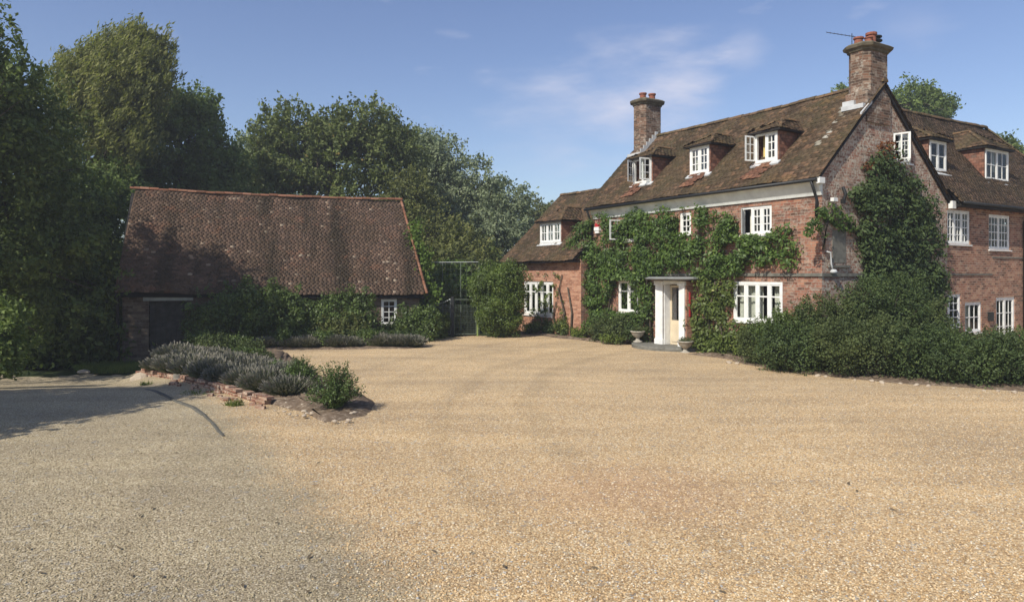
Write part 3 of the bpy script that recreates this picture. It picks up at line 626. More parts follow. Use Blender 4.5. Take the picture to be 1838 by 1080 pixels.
# string courses
mb = MB(); mb.box((-.045, -.04, 2.47), (-.001, S1, 2.56)); mb.box((-.001, -.04, 2.47), (T1, -.001, 2.56))
mb.build('string_course', 'stone_dark', house)
mb = MB(); mb.box((6.6, -.03, 2.50), (9.2, -.002, 2.55)); mb.box((9.25, -.03, 3.08), (14, -.002, 3.12)); mb.build('string_course', 'stone_dark', house)
# blocked window on the gable, its sill
mb = MB(); mb.box((.45, -.015, 2.85), (1.05, -.002, 3.75)); mb.build('blocked_window', 'stone_dark', house)
mb = MB(); mb.box((.25, -.06, 2.72), (1.2, -.003, 2.78)); mb.build('sill', 'stone_dark', house)
# coved cornice and gutter along the front
mb = MB(); prof = [(-.002, 4.68), (-.05, 4.68), (-.07, 4.74), (-.10, 4.80), (-.17, 4.93), (-.24, 5.02), (-.27, 5.04), (-.27, 5.10), (-.002, 5.10)]
A = [(p[0], -.02, p[1]) for p in prof]; B = [(p[0], S1 - .1, p[1]) for p in prof]; n = len(prof)
mb.add(A + B, [(i, (i + 1) % n, n + (i + 1) % n, n + i) for i in range(n)] + [tuple(range(n))[::-1], tuple(range(n, 2 * n))])
mb.build('cornice', 'cornice', house)
mb = MB(); mb.tube([(-.33, -.06, 5.08), (-.33, S1 * .5, 5.07), (-.33, S1 + .1, 5.05)], .05, 8); mb.tube([(-.33, .1, 5.06), (-.2, .1, 4.8), (-.08, .1, 4.55), (-.08, .12, 4.1)], .04, 8)
mb.tube([(-.33, S1 - .05, 5.04), (-.2, S1 - .02, 4.8), (-.06, S1 - .02, 4.5), (-.06, S1 - .02, 3.2)], .04, 8); mb.build('gutter', 'black', house, True)
mb = MB(); mb.box((-.30, -.14, 4.98), (-.06, -.03, 5.14)); mb.build('eaves_box', 'white', house)
mb = MB(); mb.box((T1 - .05, -.16, 4.62), (T1 + .16, -.03, 4.86)); mb.build('eaves_box', 'white', house)
# roofs: deck under tiles, then tiles
sl = math.hypot(TR + .3, RH - EZ); Lm = S1 + .3
mb = MB()
mb.quad((-.3, -.1, EZ - .06), (-.3, S1 + .12, EZ - .06), (TR, S1 + .12, RH - .07), (TR, -.1, RH - .07))
mb.quad((T1, -.1, 4.79), (T1, S1 + .12, 4.79), (TR, S1 + .12, RH - .072), (TR, -.1, RH - .072))
mb.build('roof_deck', 'dark', house)
tiles('roof', (-.34, -.13, EZ - .03), (0, 1, 0), (TR + .3, 0, RH - EZ), Lm, sl + .02, 'tile', house, seed=4, sag=.05)
sb_ = math.hypot(T1 + .05 - TR, RH - 4.87)
tiles('rear_roof', (T1 + .02, -.13, 4.85), (0, 1, 0), (TR - T1, 0, RH - 4.87), Lm, sb_, 'tile', house, seed=5, sag=.03)
rb = MB(); ridge(rb, (TR, -.12, RH + .0), (TR, S1 + .15, RH + .0), .12, .32, 2, .05); rb.build('ridge', 'ridge_dark', house)
mb = MB(); 
def plank(mb, a, c, dn, th=.05):
    a, c = Vector(a), Vector(c); d = Vector((0, 0, -dn)); w_ = Vector((0, th, 0))
    mb.add([a, c, c + d, a + d, a - w_, c - w_, c + d - w_, a + d - w_], [(3, 2, 1, 0), (4, 5, 6, 7), (0, 1, 5, 4), (1, 2, 6, 5), (2, 3, 7, 6), (3, 0, 4, 7)])
plank(mb, (-.3, -.03, EZ - .065), (TR, -.03, RH - .08), .10); plank(mb, (TR, -.032, RH - .08), (T1 + .05, -.032, 4.80), .10)
mb.build('verge_board', 'dark', house)
# right wing roof
WE, WR = 4.85, 8.5; wsl = math.hypot(2.9, WR - WE)
def wing_keep(u, v):
    t_ = 5.0 + u; s_ = -.3 + 2.9 * v / wsl; z = WE + (WR - WE) * v / wsl
    if t_ > 17 - (s_ + .3) + .3 - .0: return False
    if t_ < T1 + .12: return z > zbk(t_) - .08 and s_ > .02
    return True
tiles('wing_roof', (5.0, -.34, WE - .03), (1, 0, 0), (0, 2.9, WR - WE), 12.4, wsl, 'tile_wing', house, wing_keep, seed=6, sag=.04)
def hip_keep(u, v): d = 2.9 * v / wsl; return d < u < 5.8 - d
tiles('hip_roof', (17.3, -.3, WE - .03), (0, 1, 0), (-2.9, 0, WR - WE), 5.8, wsl, 'tile_wing', house, hip_keep, seed=7, sag=.02)
mb = MB(); mb.quad((T1 + .1, -.28, WE - .08), (17.25, -.28, WE - .08), (14.4, 2.6, WR - .08), (T1 + .1, 2.6, WR - .08)); mb.quad((5, 5.5, WE - .08), (17.25, 5.5, WE - .08), (14.4, 2.6, WR - .082), (5, 2.6, WR - .082))
mb.quad((17.25, -.28, WE - .08), (17.25, 5.5, WE - .08), (14.4, 2.6, WR - .082)); mb.quad((5.02, .3, 5.5), (5.02, 5.2, 4.8), (5.02, 2.6, WR - .1))
mb.build('roof_deck', 'dark', house)
rb = MB(); ridge(rb, (5.0, 2.6, WR), (14.4, 2.6, WR), .12, .32, 3); ridge(rb, (17.3, -.3, WE), (14.4, 2.6, WR), .09, .25, 4, 0); rb.build('ridge', 'ridge_dark', house)
mb = MB(); mb.tube([(T1 + .2, -.37, 4.80), (17.3, -.37, 4.78)], .05, 8); mb.tube([(11.4, -.37, 4.78), (11.4, -.2, 4.6), (11.4, -.06, 4.4), (11.4, -.06, -.2)], .04, 8); mb.build('gutter', 'black', house, True)
mb = MB(); mb.box((T1 + .16, -.3, 4.70), (17, -.001, 4.77)); mb.build('soffit', 'dark', house)

# left end wing: lower, standing a little forward
e_holes = [(12.0, 14.28, .78, 2.22)]
mb = MB(); strips(mb, front(-.57), [S1, 15.6], -.3, lambda u: 3.25, e_holes, .16)
mb.build('end_wing_wall', 'brick_orange', house)
mb = MB(); mb.quad((-.57, S1, -.3), (0, S1, -.3), (0, S1, 3.1), (-.57, S1, 3.1)); mb.quad((-.57, 15.6, -.3), (5.2, 15.6, -.3), (5.2, 15.6, 3.2), (2.4, 15.6, 6.2), (-.57, 15.6, 3.2))
mb.quad((5.2, S1, -.3), (5.2, 15.6, -.3), (5.2, 15.6, 3.4), (5.2, S1, 3.4)); mb.quad((1.5, S1 + .02, 0), (1.5, 15.5, 0), (1.5, 15.5, 3), (1.5, S1 + .02, 3))
mb.build('end_wing_return', 'brick', house)
ez, er = 3.11, 6.3; esl = math.hypot(3.35, er - ez)
mb = MB(); mb.quad((-.92, S1, ez - .06), (-.92, 15.5, ez - .06), (2.4, 15.6, er - .07), (2.4, S1 - .2, er - .07)); mb.quad((5.7, S1, ez - .06), (5.7, 15.5, ez - .06), (2.4, 15.6, er - .072), (2.4, S1 - .2, er - .072)); mb.build('roof_deck', 'dark', house)
tiles('end_wing_roof', (-.98, S1 - .35, ez - .03), (0, 1, 0), (3.35, 0, er - ez), 5.95, esl, 'tile', house, lambda u, v: not (u < .36 and v < .95 / 3.35 * esl), seed=8, sag=.05)
rb = MB(); ridge(rb, (2.4, S1 - .1, er), (2.4, 15.6, er), .12, .32, 9, .05); rb.build('ridge', 'ridge_dark', house)
mb = MB(); mb.box((-.9, S1 + .02, 3.0), (-.575, 15.4, 3.04)); mb.build('soffit', 'dark', house)

# windows of the front
window(house, front(), 1.64, 2.76, 3.71, 4.56, 3, 3, 2, skip=(2,), curtain=('curtain', [(2.45, 2.6)]))
open_leaf(house, front(), 2.735, -.36, 3.75, 4.52, math.radians(53), 2, 3)
window(house, front(), 4.84, 5.35, 3.86, 4.59, 1, 3, 2)
window(house, front(), 7.55, 8.25, 3.76, 4.57, 1, 3, 2, skip=(0,)); open_leaf(house, front(), 8.22, -.62, 3.8, 4.54, math.radians(100), 2, 3)
window(house, front(), 7.44, 8.56, 1.13, 2.30, 2, 1, 1, trans=.68, curtain=('curtain', [(8.15, 8.5)]))
window(house, front(), 1.26, 3.04, 1.10, 2.30, 4, 1, 1, trans=.66, fr=.075, inset=.02, curtain=('curtain', [(1.3, 1.7), (2.1, 3.0)]))
window(house, front(-.57), 12.0, 14.28, .78, 2.22, 5, 1, 1, fr=.10, trans=.72)
# gable and wing windows
window(house, side(), 3.38, 4.35, 5.88, 6.75, 2, 3, 2, skip=(0,)); open_leaf(house, side(), 3.42, .46, 5.92, 6.71, math.radians(75), 2, 3); open_leaf(house, side(), 4.32, -.44, 5.92, 6.71, math.radians(28), 2, 3)
window(house, side(), 6.42, 7.81, 3.5, 4.6, 3, 4, 2, curtain=('curtain', [(6.45, 6.6), (7.6, 7.78)])); 
window(house, side(), 9.03, 10.51, 3.37, 4.56, 2, 4, 3)
window(house, side(), 5.86, 7.23, .84, 1.89, 2, 4, 2, curtain=('curtain', [(6.4, 6.9)]))
window(house, side(), 7.48, 8.55, .6, 1.61, 1, 2, 3, curtain=('curtain', [(7.9, 8.3)]))
window(house, side(), 9.53, 10.87, -.3, 1.74, 2, 4, 2, name='glazed_door', sill=False, fr=.09)
mb = MB(); mb.box((8.95, -.14, .95), (9.08, -.003, 1.25)); mb.build('wall_lamp', 'black', house)

# dormers
def dormer(axis, c0, u0, u1, z0, z1, deep, rise, lights, rows, cols, skip=(), leaves_=(), cur=None, ov=.16, hipdepth=.7, seed=1):
    """flat-fronted dormer: tile-hung cheeks, hipped tile roof running back into the slope"""
    pt = front(c0) if axis == 'f' else side(c0); d = MB(); P = lambda u, w_, z: pt(u, w_, z)
    g_ = .05
    for a, c in ((u0 - g_, u0), (u1, u1 + g_)):
        Q = [P(x, w_, z) for w_ in (0, -deep) for x, z in ((a, z0 - .1), (c, z0 - .1), (c, z1 + .03), (a, z1 + .03))]
        d.add(Q, [(0, 3, 2, 1), (4, 5, 6, 7), (0, 1, 5, 4), (1, 2, 6, 5), (2, 3, 7, 6), (3, 0, 4, 7)])
    d.quad(P(u0, -.02, z0 - .15), P(u1, -.02, z0 - .15), P(u1, -.02, z0), P(u0, -.02, z0))
    body = d.build('dormer', 'cheek', house)
    e0, e1 = u0 - g_ - ov, u1 + g_ + ov; um = (u0 + u1) / 2; za = z1 + .05; zr = za + rise; half = (e1 - e0) / 2
    r_ = MB()                                   # eaves board
    Q = [P(x, w_, z) for w_ in (ov, -deep) for x, z in ((e0 + .02, za - .055), (e1 - .02, za - .055), (e1 - .02, za), (e0 + .02, za))]
    r_.add(Q, [(0, 3, 2, 1), (4, 5, 6, 7), (0, 1, 5, 4), (1, 2, 6, 5), (2, 3, 7, 6), (3, 0, 4, 7)]); r_.build('eaves_board', 'dark', body)
    hd = hipdepth
    Of = P(e0, ov + .02, za); Uf = Vector(P(e1, 0, 0)) - Vector(P(e0, 0, 0)); Vf = Vector(P(um, -hd, zr)) - Vector(P(um, ov, za)); lf = Vf.length
    tiles('dormer_roof', Of, Uf, Vf, e1 - e0, lf, 'tile', body, lambda u, v: half * v / lf - .06 < u < (e1 - e0) - half * v / lf + .06, seed=seed, sag=0, uvoff=(seed * 3, 1))
    back = deep + .9
    for sgn, ue in ((1, e0), (-1, e1)):
        O = Vector(P(ue, ov + .02, za)); U = (Vector(P(ue, -back, za)) - Vector(P(ue, ov, za))); V = Vector(P(um, 0, zr)) - Vector(P(ue, 0, za)); lv = V.length
        tiles('dormer_roof', O, U, V, U.length, lv, 'tile', body, lambda u, v, lv=lv: u > (hd + ov) * v / lv - .05, seed=seed + 7, sag=0, uvoff=(seed * 2, 4))
    rr = MB(); ridge(rr, P(um, -hd, zr + .02), P(um, -back, zr + .02), .08, .25, seed, 0)
    ridge(rr, P(e0, ov, za + .02), P(um, -hd, zr + .02), .05, .2, seed, 0); ridge(rr, P(e1, ov, za + .02), P(um, -hd, zr + .02), .05, .2, seed + 1, 0); rr.build('ridge', 'ridge_dark', body)
    if cur: window(body, pt, u0, u1, z0, z1, lights, rows, cols, name='window', skip=skip, inset=-.0, curtain=cur)
    else: window(body, pt, u0, u1, z0, z1, lights, rows, cols, name='window', skip=skip, inset=-.0)
    for h_, wd, an in leaves_: open_leaf(body, pt, h_, wd, z0 + .05, z1 - .05, math.radians(an), 2, 3, inset=-.04)
    ap = MB()                                    # pale lead apron below the sill
    Q = [P(u0 - .12, .16, z0 - .12), P(u1 + .1, .16, z0 - .12), P(u1 + .1, .02, z0 - .01), P(u0 - .12, .02, z0 - .01), P(u0 - .12, .14, z0 - .16), P(u1 + .1, .14, z0 - .16), P(u1 + .1, 0, z0 - .06), P(u0 - .12, 0, z0 - .06)]
    ap.add(Q, [(0, 1, 2, 3), (4, 7, 6, 5), (0, 4, 5, 1), (1, 5, 6, 2), (3, 2, 6, 7), (0, 3, 7, 4)]); ap.build('apron', 'flash', body)
    ib = MB().quad(P(u0, -deep * .9, z0), P(u1, -deep * .9, z0), P(u1, -deep * .9, z1), P(u0, -deep * .9, z1)); ib.build('back_board', 'inside', body)
    return body
dormer('f', .48, 1.80, 2.61, 5.93, 6.80, 1.0, .42, 2, 3, 2, skip=(1,), leaves_=[(2.59, -.38, 100)], cur=('yellow', [(2.25, 2.5)]), seed=21)
dormer('f', .46, 4.46, 5.31, 5.90, 6.80, 1.0, .42, 2, 3, 2, cur=('curtain', [(5.1, 5.25)]), seed=22)
dormer('f', .46, 7.22, 8.18, 5.90, 6.79, 1.0, .40, 2, 3, 2, skip=(0, 1), leaves_=[(8.16, -.46, 68), (7.24, .46, 82)], cur=('curtain', [(7.3, 7.6)]), seed=23)
dormer('f', -.10, 12.10, 13.64, 3.88, 4.74, 1.3, .62, 3, 2, 2, seed=24, hipdepth=.8)
dormer('s', .58, 6.42, 7.42, 5.92, 6.92, 1.4, .50, 2, 2, 1, seed=25, hipdepth=.75)
dormer('s', .58, 10.02, 11.66, 5.86, 6.98, 1.4, .75, 2, 2, 2, seed=26, hipdepth=.9, cur=('curtain', [(11.0, 11.3)]))
# orange replaced tiles below the front dormers
for k, (sc_, w_, sd_) in enumerate(((2.3, .95, 31), (4.95, .8, 32), (7.9, .85, 33))):
    t0 = -.12 if k != 1 else -.05; t1 = .44; Lh = math.hypot(t1 - t0, zf(t1) - zf(t0))
    tiles('tile_patch', (t0, sc_ - w_ / 2, zf(t0) + .022), (0, 1, 0), (t1 - t0, 0, zf(t1) - zf(t0)), w_, Lh, 'tile_new', house, lambda u, v, w_=w_, k=k: abs(u - w_ / 2 - .12 * math.sin(v * 9 + k)) < w_ * .34 and rnd.random() < .93, seed=sd_, sag=0)
# pale lichen run below the near chimney, thin tiles over the others
mtl, t, b = mat('lichen_tile', rough=.95, spec=.1); gg = N(t, 'ShaderNodeNewGeometry'); t.links.new(ramp(t, gg.outputs['Random Per Island'], [(0, (.13, .11, .075)), (.5, (.26, .235, .18)), (1, (.42, .40, .34))]), b.inputs['Base Color']); M['lichen_tile'] = mtl
tiles('tile_patch', (.75, .42, zf(.75) + .02), (0, 1, 0), (1.4, 0, zf(2.15) - zf(.75)), .6, math.hypot(1.4, 1.34), 'lichen_tile', house, lambda u, v: abs(u - .2 - .05 * math.sin(v * 8)) < .06 + .09 * v / 1.9 and rnd.random() < .6 + .2 * v, seed=34, sag=0)

# chimneys
def chimney(t0, t1, s0, s1, zb, zt, pots, cowl=None, seed=1):
    mb = MB(); ch = .16
    oc_ = [(t0 + ch, s0), (t1 - ch, s0), (t1, s0 + ch), (t1, s1 - ch), (t1 - ch, s1), (t0 + ch, s1), (t0, s1 - ch), (t0, s0 + ch)]
    def ring(o, z): 
        cx, cy = (t0 + t1) / 2, (s0 + s1) / 2; return [(cx + (x - cx) * (1 + o / ((t1 - t0) / 2)), cy + (y - cy) * (1 + o / ((s1 - s0) / 2)), z) for x, y in oc_]
    mb.box((t0, s0, zb), (t1, s1, zb + .9))
    lv = [(0, zb + .9), (0, zt)]
    V = []; 
    for o, z in lv: V += ring(o, z)
    mb.add(V, [(i, (i + 1) % 8, 8 + (i + 1) % 8, 8 + i) for i in range(8)] + [tuple(range(8, 16))])
    body = mb.build('chimney', 'brick_chimney', house)
    cb = MB(); lv = [(.0, zt - .16), (.04, zt - .13), (.05, zt - .08), (.12, zt - .04), (.14, zt + .03), (.06, zt + .09), (-.1, zt + .15)]; V = []
    for o, z in lv: V += ring(o, z)
    F = [tuple(range(8))[::-1], tuple(range(8 * (len(lv) - 1), 8 * len(lv)))]
    for j in range(len(lv) - 1): F += [(8 * j + i, 8 * j + (i + 1) % 8, 8 * j + 8 + (i + 1) % 8, 8 * j + 8 + i) for i in range(8)]
    cb.add(V, F).build('chimney_cap', 'cap', body)
    for (a, c, h, r_) in pots:
        MB().lathe((a, c, zt + .12), [(r_ * 1.05, 0), (r_ * .92, .04), (r_ * .88, h * .75), (r_ * 1.12, h * .8), (r_ * 1.12, h), (r_ * .7, h + .002)], 14).build('chimney_pot', 'pot', body, False)
    return body
c1 = chimney(2.0, 3.14, -.06, .62, 6.9, 9.12, [(2.32, .42, .24, .13), (2.52, .15, .33, .14), (2.3, .1, .15, .11)])
mb = MB().lathe((2.92, .28, 9.24), [(.09, 0), (.09, .16), (.2, .18), (.2, .21), (.1, .27), (.19, .30), (.19, .33), (.03, .36)], 14); mb.build('cowl', 'black', c1)
c2 = chimney(2.02, 3.12, 9.42, 10.14, 6.6, 9.52, [(2.35, 9.8, .26, .14), (2.8, 9.75, .28, .14)])
# stepped pale flashing where chimneys meet the tiles
mb = MB()
def step_flash(mb, s_, t0, t1, out_=-.012, up=.14, dn_=.05):
    n = 6
    for i in range(n):
        a, c = t0 + (t1 - t0) * i / n, t0 + (t1 - t0) * (i + 1) / n
        mb.box((a, s_ + out_, zf(a) - dn_), (c - .002, s_ - .001, zf(c) + up))
step_flash(mb, 9.42, 1.86, 2.8, -.03, .17, .16); mb.box((1.86, 9.392, zf(1.9) - .09), (2.017, 10.2, zf(1.9) + .14)); mb.build('flashing', 'flash', house)
mb = MB(); mb.box((1.84, -.02, zf(1.9) + .02), (1.995, .66, zf(1.9) + .15)); mb.box((1.90, .3, zf(1.9) + .151), (1.994, .66, zf(1.9) + .30)); mb.build('flashing', 'flash', house)
mb = MB(); plank(mb, (1.62, -.075, zf(1.62) + .10), (2.14, -.075, zf(2.14) + .02), .10, .04); mb.build('flashing', 'flash', house)

# porch
mb = MB(); mb.box((-.4, 4.64, .0), (-.003, 4.95, 2.3)); mb.box((-.4, 5.72, .0), (-.003, 6.1, 2.3)); porch = mb.build('porch', 'brick_orange', house)
for a, c in ((4.66, 4.97), (5.68, 6.08)):
    mb = MB(); mb.box((-.47, a, .16), (-.403, c, .34)); mb.box((-.452, a + .03, .34), (-.403, c - .03, 2.16)); mb.box((-.48, a - .01, 2.16), (-.403, c + .01, 2.3))
    mb.box((-.457, (a + c) / 2 - .02, 1.2), (-.452, (a + c) / 2 + .02, 1.24)); mb.build('pilaster', 'white', porch)
mb = MB(); mb.box((-.44, 4.975, 2.2), (-.30, 5.675, 2.31)); mb.box((-.395, 4.952, .16), (-.21, 4.982, 2.2)); mb.box((-.395, 5.66, .16), (-.05, 5.69, 2.2)); mb.build('door_frame', 'white', porch)
n = 14; top = []; 
for k in range(n + 1):
    a = math.pi * k / n; top.append((-.25 - .62 * math.sin(a) ** .7, 5.38 - 1.12 * math.cos(a)))
top = [(-.003, 4.26)] + top + [(-.003, 6.5)]; k_ = len(top); mb = MB()
mb.add([(x, y, 2.35) for x, y in top] + [(x * 1.03, 5.38 + (y - 5.38) * 1.02, 2.385) for x, y in top] + [(x * .85, 5.38 + (y - 5.38) * .93, 2.44) for x, y in top],
       [(i, (i + 1) % k_, k_ + (i + 1) % k_, k_ + i) for i in range(k_)] + [(k_ + i, k_ + (i + 1) % k_, 2 * k_ + (i + 1) % k_, 2 * k_ + i) for i in range(k_)] + [tuple(range(k_))[::-1], tuple(range(2 * k_, 3 * k_))])
mb.build('canopy', 'lead', porch)
mb = MB(); mb.box((-.14, 4.99, .16), (-.10, 5.65, .98)); mb.box((-.14, 4.99, .98), (-.10, 5.05, 2.16)); mb.box((-.14, 5.59, .98), (-.10, 5.65, 2.16)); mb.box((-.14, 5.05, 2.08), (-.10, 5.59, 2.16)); mb.box((-.16, 5.06, .26), (-.141, 5.58, .88)); door = mb.build('front_door', 'cream', porch)
MB().quad((-.12, 5.05, .98), (-.12, 5.59, .98), (-.12, 5.59, 2.08), (-.12, 5.05, 2.08)).build('door_glass', 'glass', porch)
MB().box((-.29, 4.615, 1.15), (-.23, 4.637, 1.95)).build('wall_panel', 'red', porch)
# little things fixed on the walls
MB().box((-.13, S1 - .55, 4.22), (-.003, S1 - .25, 4.36)).box((-.11, S1 - .52, 4.12), (-.003, S1 - .28, 4.218)).build('alarm_box', 'white', house)
MB().box((-.12, S1 - .50, 4.362), (-.003, S1 - .30, 4.50)).build('alarm_lamp', 'red', house)
MB().box((.32, -.14, 4.52), (.50, -.04, 4.62)).box((.36, -.04, 4.55), (.44, -.003, 4.62)).build('floodlight', 'white', house)
mb = MB(); mb.tube([(.86, -.05, 4.95), (.88, -.12, 4.75), (.86, -.05, 4.5)], .045, 8); mb.box((.82, -.1, 4.5), (.92, -.003, 4.62)); mb.build('wall_bracket', 'black', house)
mb = MB(); mb.tube([(.12, -.04, 3.15), (.28, -.06, 3.12), (.33, -.06, 2.8), (.38, -.08, 2.62)], .025, 7); mb.lathe((.4, -.08, 2.56), [(.09, 0), (.1, .05), (.06, .1)], 10); mb.build('vent_pipe', 'flash', house, True)

# TV aerial on the near chimney: it would move with it
root = c1; mb = MB(); a = Vector((2.2, .55, 9.2)); mb.tube([a, a + Vector((0, 0, .42))], .012, 6)
b0, b1 = a + Vector((-.3, .62, .58)), a + Vector((.1, -.1, .30)); mb.tube([b0, b1], .010, 6)
for f in np.linspace(0, 1, 9):
    p = b0.lerp(b1, f); mb.tube([p + Vector((-.07, -.05, 0)), p + Vector((.07, .05, 0))], .005, 5)
mb.build('aerial', 'black', c1)

# doorstep
mb = MB(); k_ = 16; P = [(-.41, 4.3)] + [(-.41 - .85 * math.sin(math.pi * i / k_) ** .5, 4.3 + 2.75 * i / k_) for i in range(1, k_)] + [(-.41, 7.05), (-.003, 7.05), (-.003, 4.3)]
n = len(P); ds = MB(); ds.add([(x, y, 0) for x, y in P] + [(x, y, .12) for x, y in P] + [(x * .98 - .003, 5.6 + (y - 5.6) * .985, .15) for x, y in P], [(i, (i + 1) % n, n + (i + 1) % n, n + i) for i in range(n)] + [(n + i, n + (i + 1) % n, 2 * n + (i + 1) % n, 2 * n + i) for i in range(n)] + [tuple(range(2 * n, 3 * n))])
st = ds.build('doorstep', 'stone_dark', house)

def urn(loc, label, seed):
    root = empty('urn_planter', loc, 0, label, 'planter', 'stone urns beside the front door'); root.scale = (.84, .84, .84)
    MB().lathe((0, 0, 0), [(.19, 0), (.19, .06), (.10, .09), (.07, .16), (.08, .20), (.15, .24), (.24, .32), (.27, .42), (.31, .44), (.31, .48), (.25, .48), (.23, .44)], 20).build('bowl', 'stone', root, True)
    r = np.random.default_rng(seed); p, d = shell_pts(r, (0, 0, .52), (.27, .27, .12), 500, .1); p = p[p[:, 2] > .44]; link('plant', leaves('plant', p, p * 0 + (0, 0, 1), .06, .5, seed), 'f_shrub', root)
urn(W(-.62, 6.75, .15), 'pale stone urn planter left of the white front door', 3)
urn(W(-.75, 4.35, .0), 'dark stone urn planter right of the white front door', 4)

# ------------------------------------------------------------------ barn
BR = math.atan2(.296, .955); barn = empty('barn', (-13.5, 24.3, -.65), BR, 'low brick barn with a huge steep mossy red tiled roof and dark plank door', 'barn')
zb0 = .65
mb = MB(); strips(mb, lambda u, w_, z: (u, .15 - w_, z + zb0), [.05, 10.4], -.75, lambda u: 1.93 - .014 * u, [(.87, 2.1, -.6, 1.59), (8.93, 9.52, .59, 1.57)], .2)
mb.quad((.05, .15, -.1), (.05, 6, -.1), (.05, 6, 2.5), (-.1, 3, 6.3), (.05, .15, 2.5)); mb.quad((10.4, .15, 0), (10.4, 6, 0), (10.4, 6, 2.4), (10.1, 3, 6.1), (10.4, .15, 2.4)); mb.quad((.05, 6, 0), (10.4, 6, 0), (10.4, 6, 2.4), (.05, 6, 2.5)); mb.quad((.06, 3, 0), (10.3, 3, 0), (10.3, 3, 2.5), (.06, 3, 2.5))
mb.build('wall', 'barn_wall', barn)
mb = MB()
for k in range(7): mb.box((.89 + k * .172, .27, .06), (.89 + k * .172 + .164, .31, 2.2))
mb.box((.9, .24, .5), (2.08, .27, .62)); mb.box((.9, .24, 1.75), (2.08, .27, 1.87)); mb.build('door', 'door_old', barn)
MB().box((.7, .08, 2.25), (2.3, .16, 2.42)).build('lintel', 'metal', barn)
def bpt(u, w_, z): return (u, .15 - w_, z + zb0)
window(barn, bpt, 8.93, 9.52, .59, 1.57, 1, 4, 2, inset=.03, fr=.06)
# roof plane, leaning right verge and a slightly falling ridge
O = Vector((-.15, -.15, 1.90 + zb0)); E2 = Vector((10.62, -.15, 1.75 + zb0)); R0 = Vector((-.25, 3, 5.82 + zb0)); R1 = Vector((10.06, 3, 5.70 + zb0))
U = (E2 - O).normalized(); V = (R0 - O); V = (V - U * V.dot(U)); vl = V.length
def bkeep(u, v): f = v / vl; return u < 10.77 + (10.22 - 10.77) * f + .04 * math.sin(v * 4) and u > -.05
tiles('roof', O, U, V, 10.85, vl - .02, 'tile_barn', barn, bkeep, seed=12, sag=.09, jit=.004, lift0=.006, tw=.155, th=.092)
mb = MB(); dn = Vector((0, .10, -.16)); mb.quad(O + dn, E2 + dn + Vector((-.06, 0, 0)), R1 + dn, R0 + dn); mb.quad((-.15, 6.15, 2.5), (10.5, 6.15, 2.3), R1 + dn, R0 + dn); mb.build('roof_deck', 'dark', barn)
mb = MB(); ridge(mb, R0 + Vector((-.02, 0, .0)), R1 + Vector((.1, 0, .0)), .095, .33, 5, .06); mb.build('ridge', 'ridge_red', barn)
mb = MB(); ridge(mb, E2 + Vector((.02, -.02, .03)), R1 + Vector((.04, 0, 0)), .05, .22, 6, 0); mb.build('verge', 'ridge_red', barn)
mb = MB(); mb.tube([(-.05, .02, 0), (-.08, .04, 2.5)], .05, 8); mb.build('corner_post', 'dark', barn)

# ------------------------------------------------------------------ beds, low wall
def poly_bed(name, pts, dz, m='soil', label=None, hmax=.12, seed=1):
    r = np.random.default_rng(seed); pts = [np.array(p, float) for p in pts]; c = np.mean(pts, 0); rings = []; mb = MB()
    P = []
    for i in range(len(pts)):
        a, b_ = pts[i], pts[(i + 1) % len(pts)]; k = max(2, int(np.linalg.norm(b_ - a) / .3))
        for j in range(k): P.append(a + (b_ - a) * j / k)
    n = len(P)
    for f, h in ((1, -.03), (.93, dz * .7), (.8, dz), (.6, dz + .03), (.35, dz + .04), (.1, dz + .04)):
        rings.append([((c + (p - c) * f + r.normal(0, .03, 2) * (f < 1))) for p in P])
        for q in rings[-1]: mb.v.append((q[0], q[1], max(H(q[0], q[1]), H(*c) - .25 if f < .97 else -9) + h + r.normal(0, .012)))
    for k in range(5):
        for i in range(n): mb.f.append((k * n + i, k * n + (i + 1) % n, (k + 1) * n + (i + 1) % n, (k + 1) * n + i))
    mb.f.append(tuple(range(5 * n, 6 * n)))
    return tag(mb.build(name, m, None, True), kind='structure')
bed_pts = [(-9.1, 18.0), (-5.0, 14.0), (-3.6, 12.6), (-3.1, 11.8), (-2.5, 12.4), (-2.6, 13.8), (-4.5, 17.0), (-6.2, 20.5), (-7.6, 23.4), (-10.3, 23.6)]
poly_bed('raised_bed', bed_pts, .10)
poly_bed('front_bed', [(-10.0, 23.6), (-3.2, 23.6), (-3.0, 25.3), (-3.6, 27.0), (-10.4, 25.2)], .05, seed=2)
poly_bed('shrub_bed', [(6.2, 19.9), (7.5, 17.6), (8.7, 16.1), (10.8, 14.9), (14.5, 14.6), (18, 17), (18, 23), (13.0, 21.8), (8.55, 19.2), (7.0, 21.4), (6.3, 21.3)], .06, seed=3)
poly_bed('house_bed', [W(-.9, 7.3)[:2], W(-1.0, 9.9)[:2], W(-1.35, 10.3)[:2], W(-1.3, 15.5)[:2], W(-.6, 15.5)[:2], W(-.58, 10.1)[:2], W(-.01, 10.05)[:2], W(-.01, 7.3)[:2]], .03, seed=4)
poly_bed('door_bed', [W(-1.0, 2.0)[:2], W(-1.1, 4.0)[:2], W(-.05, 4.1)[:2], W(-.05, 2.0)[:2]], .03, seed=5)

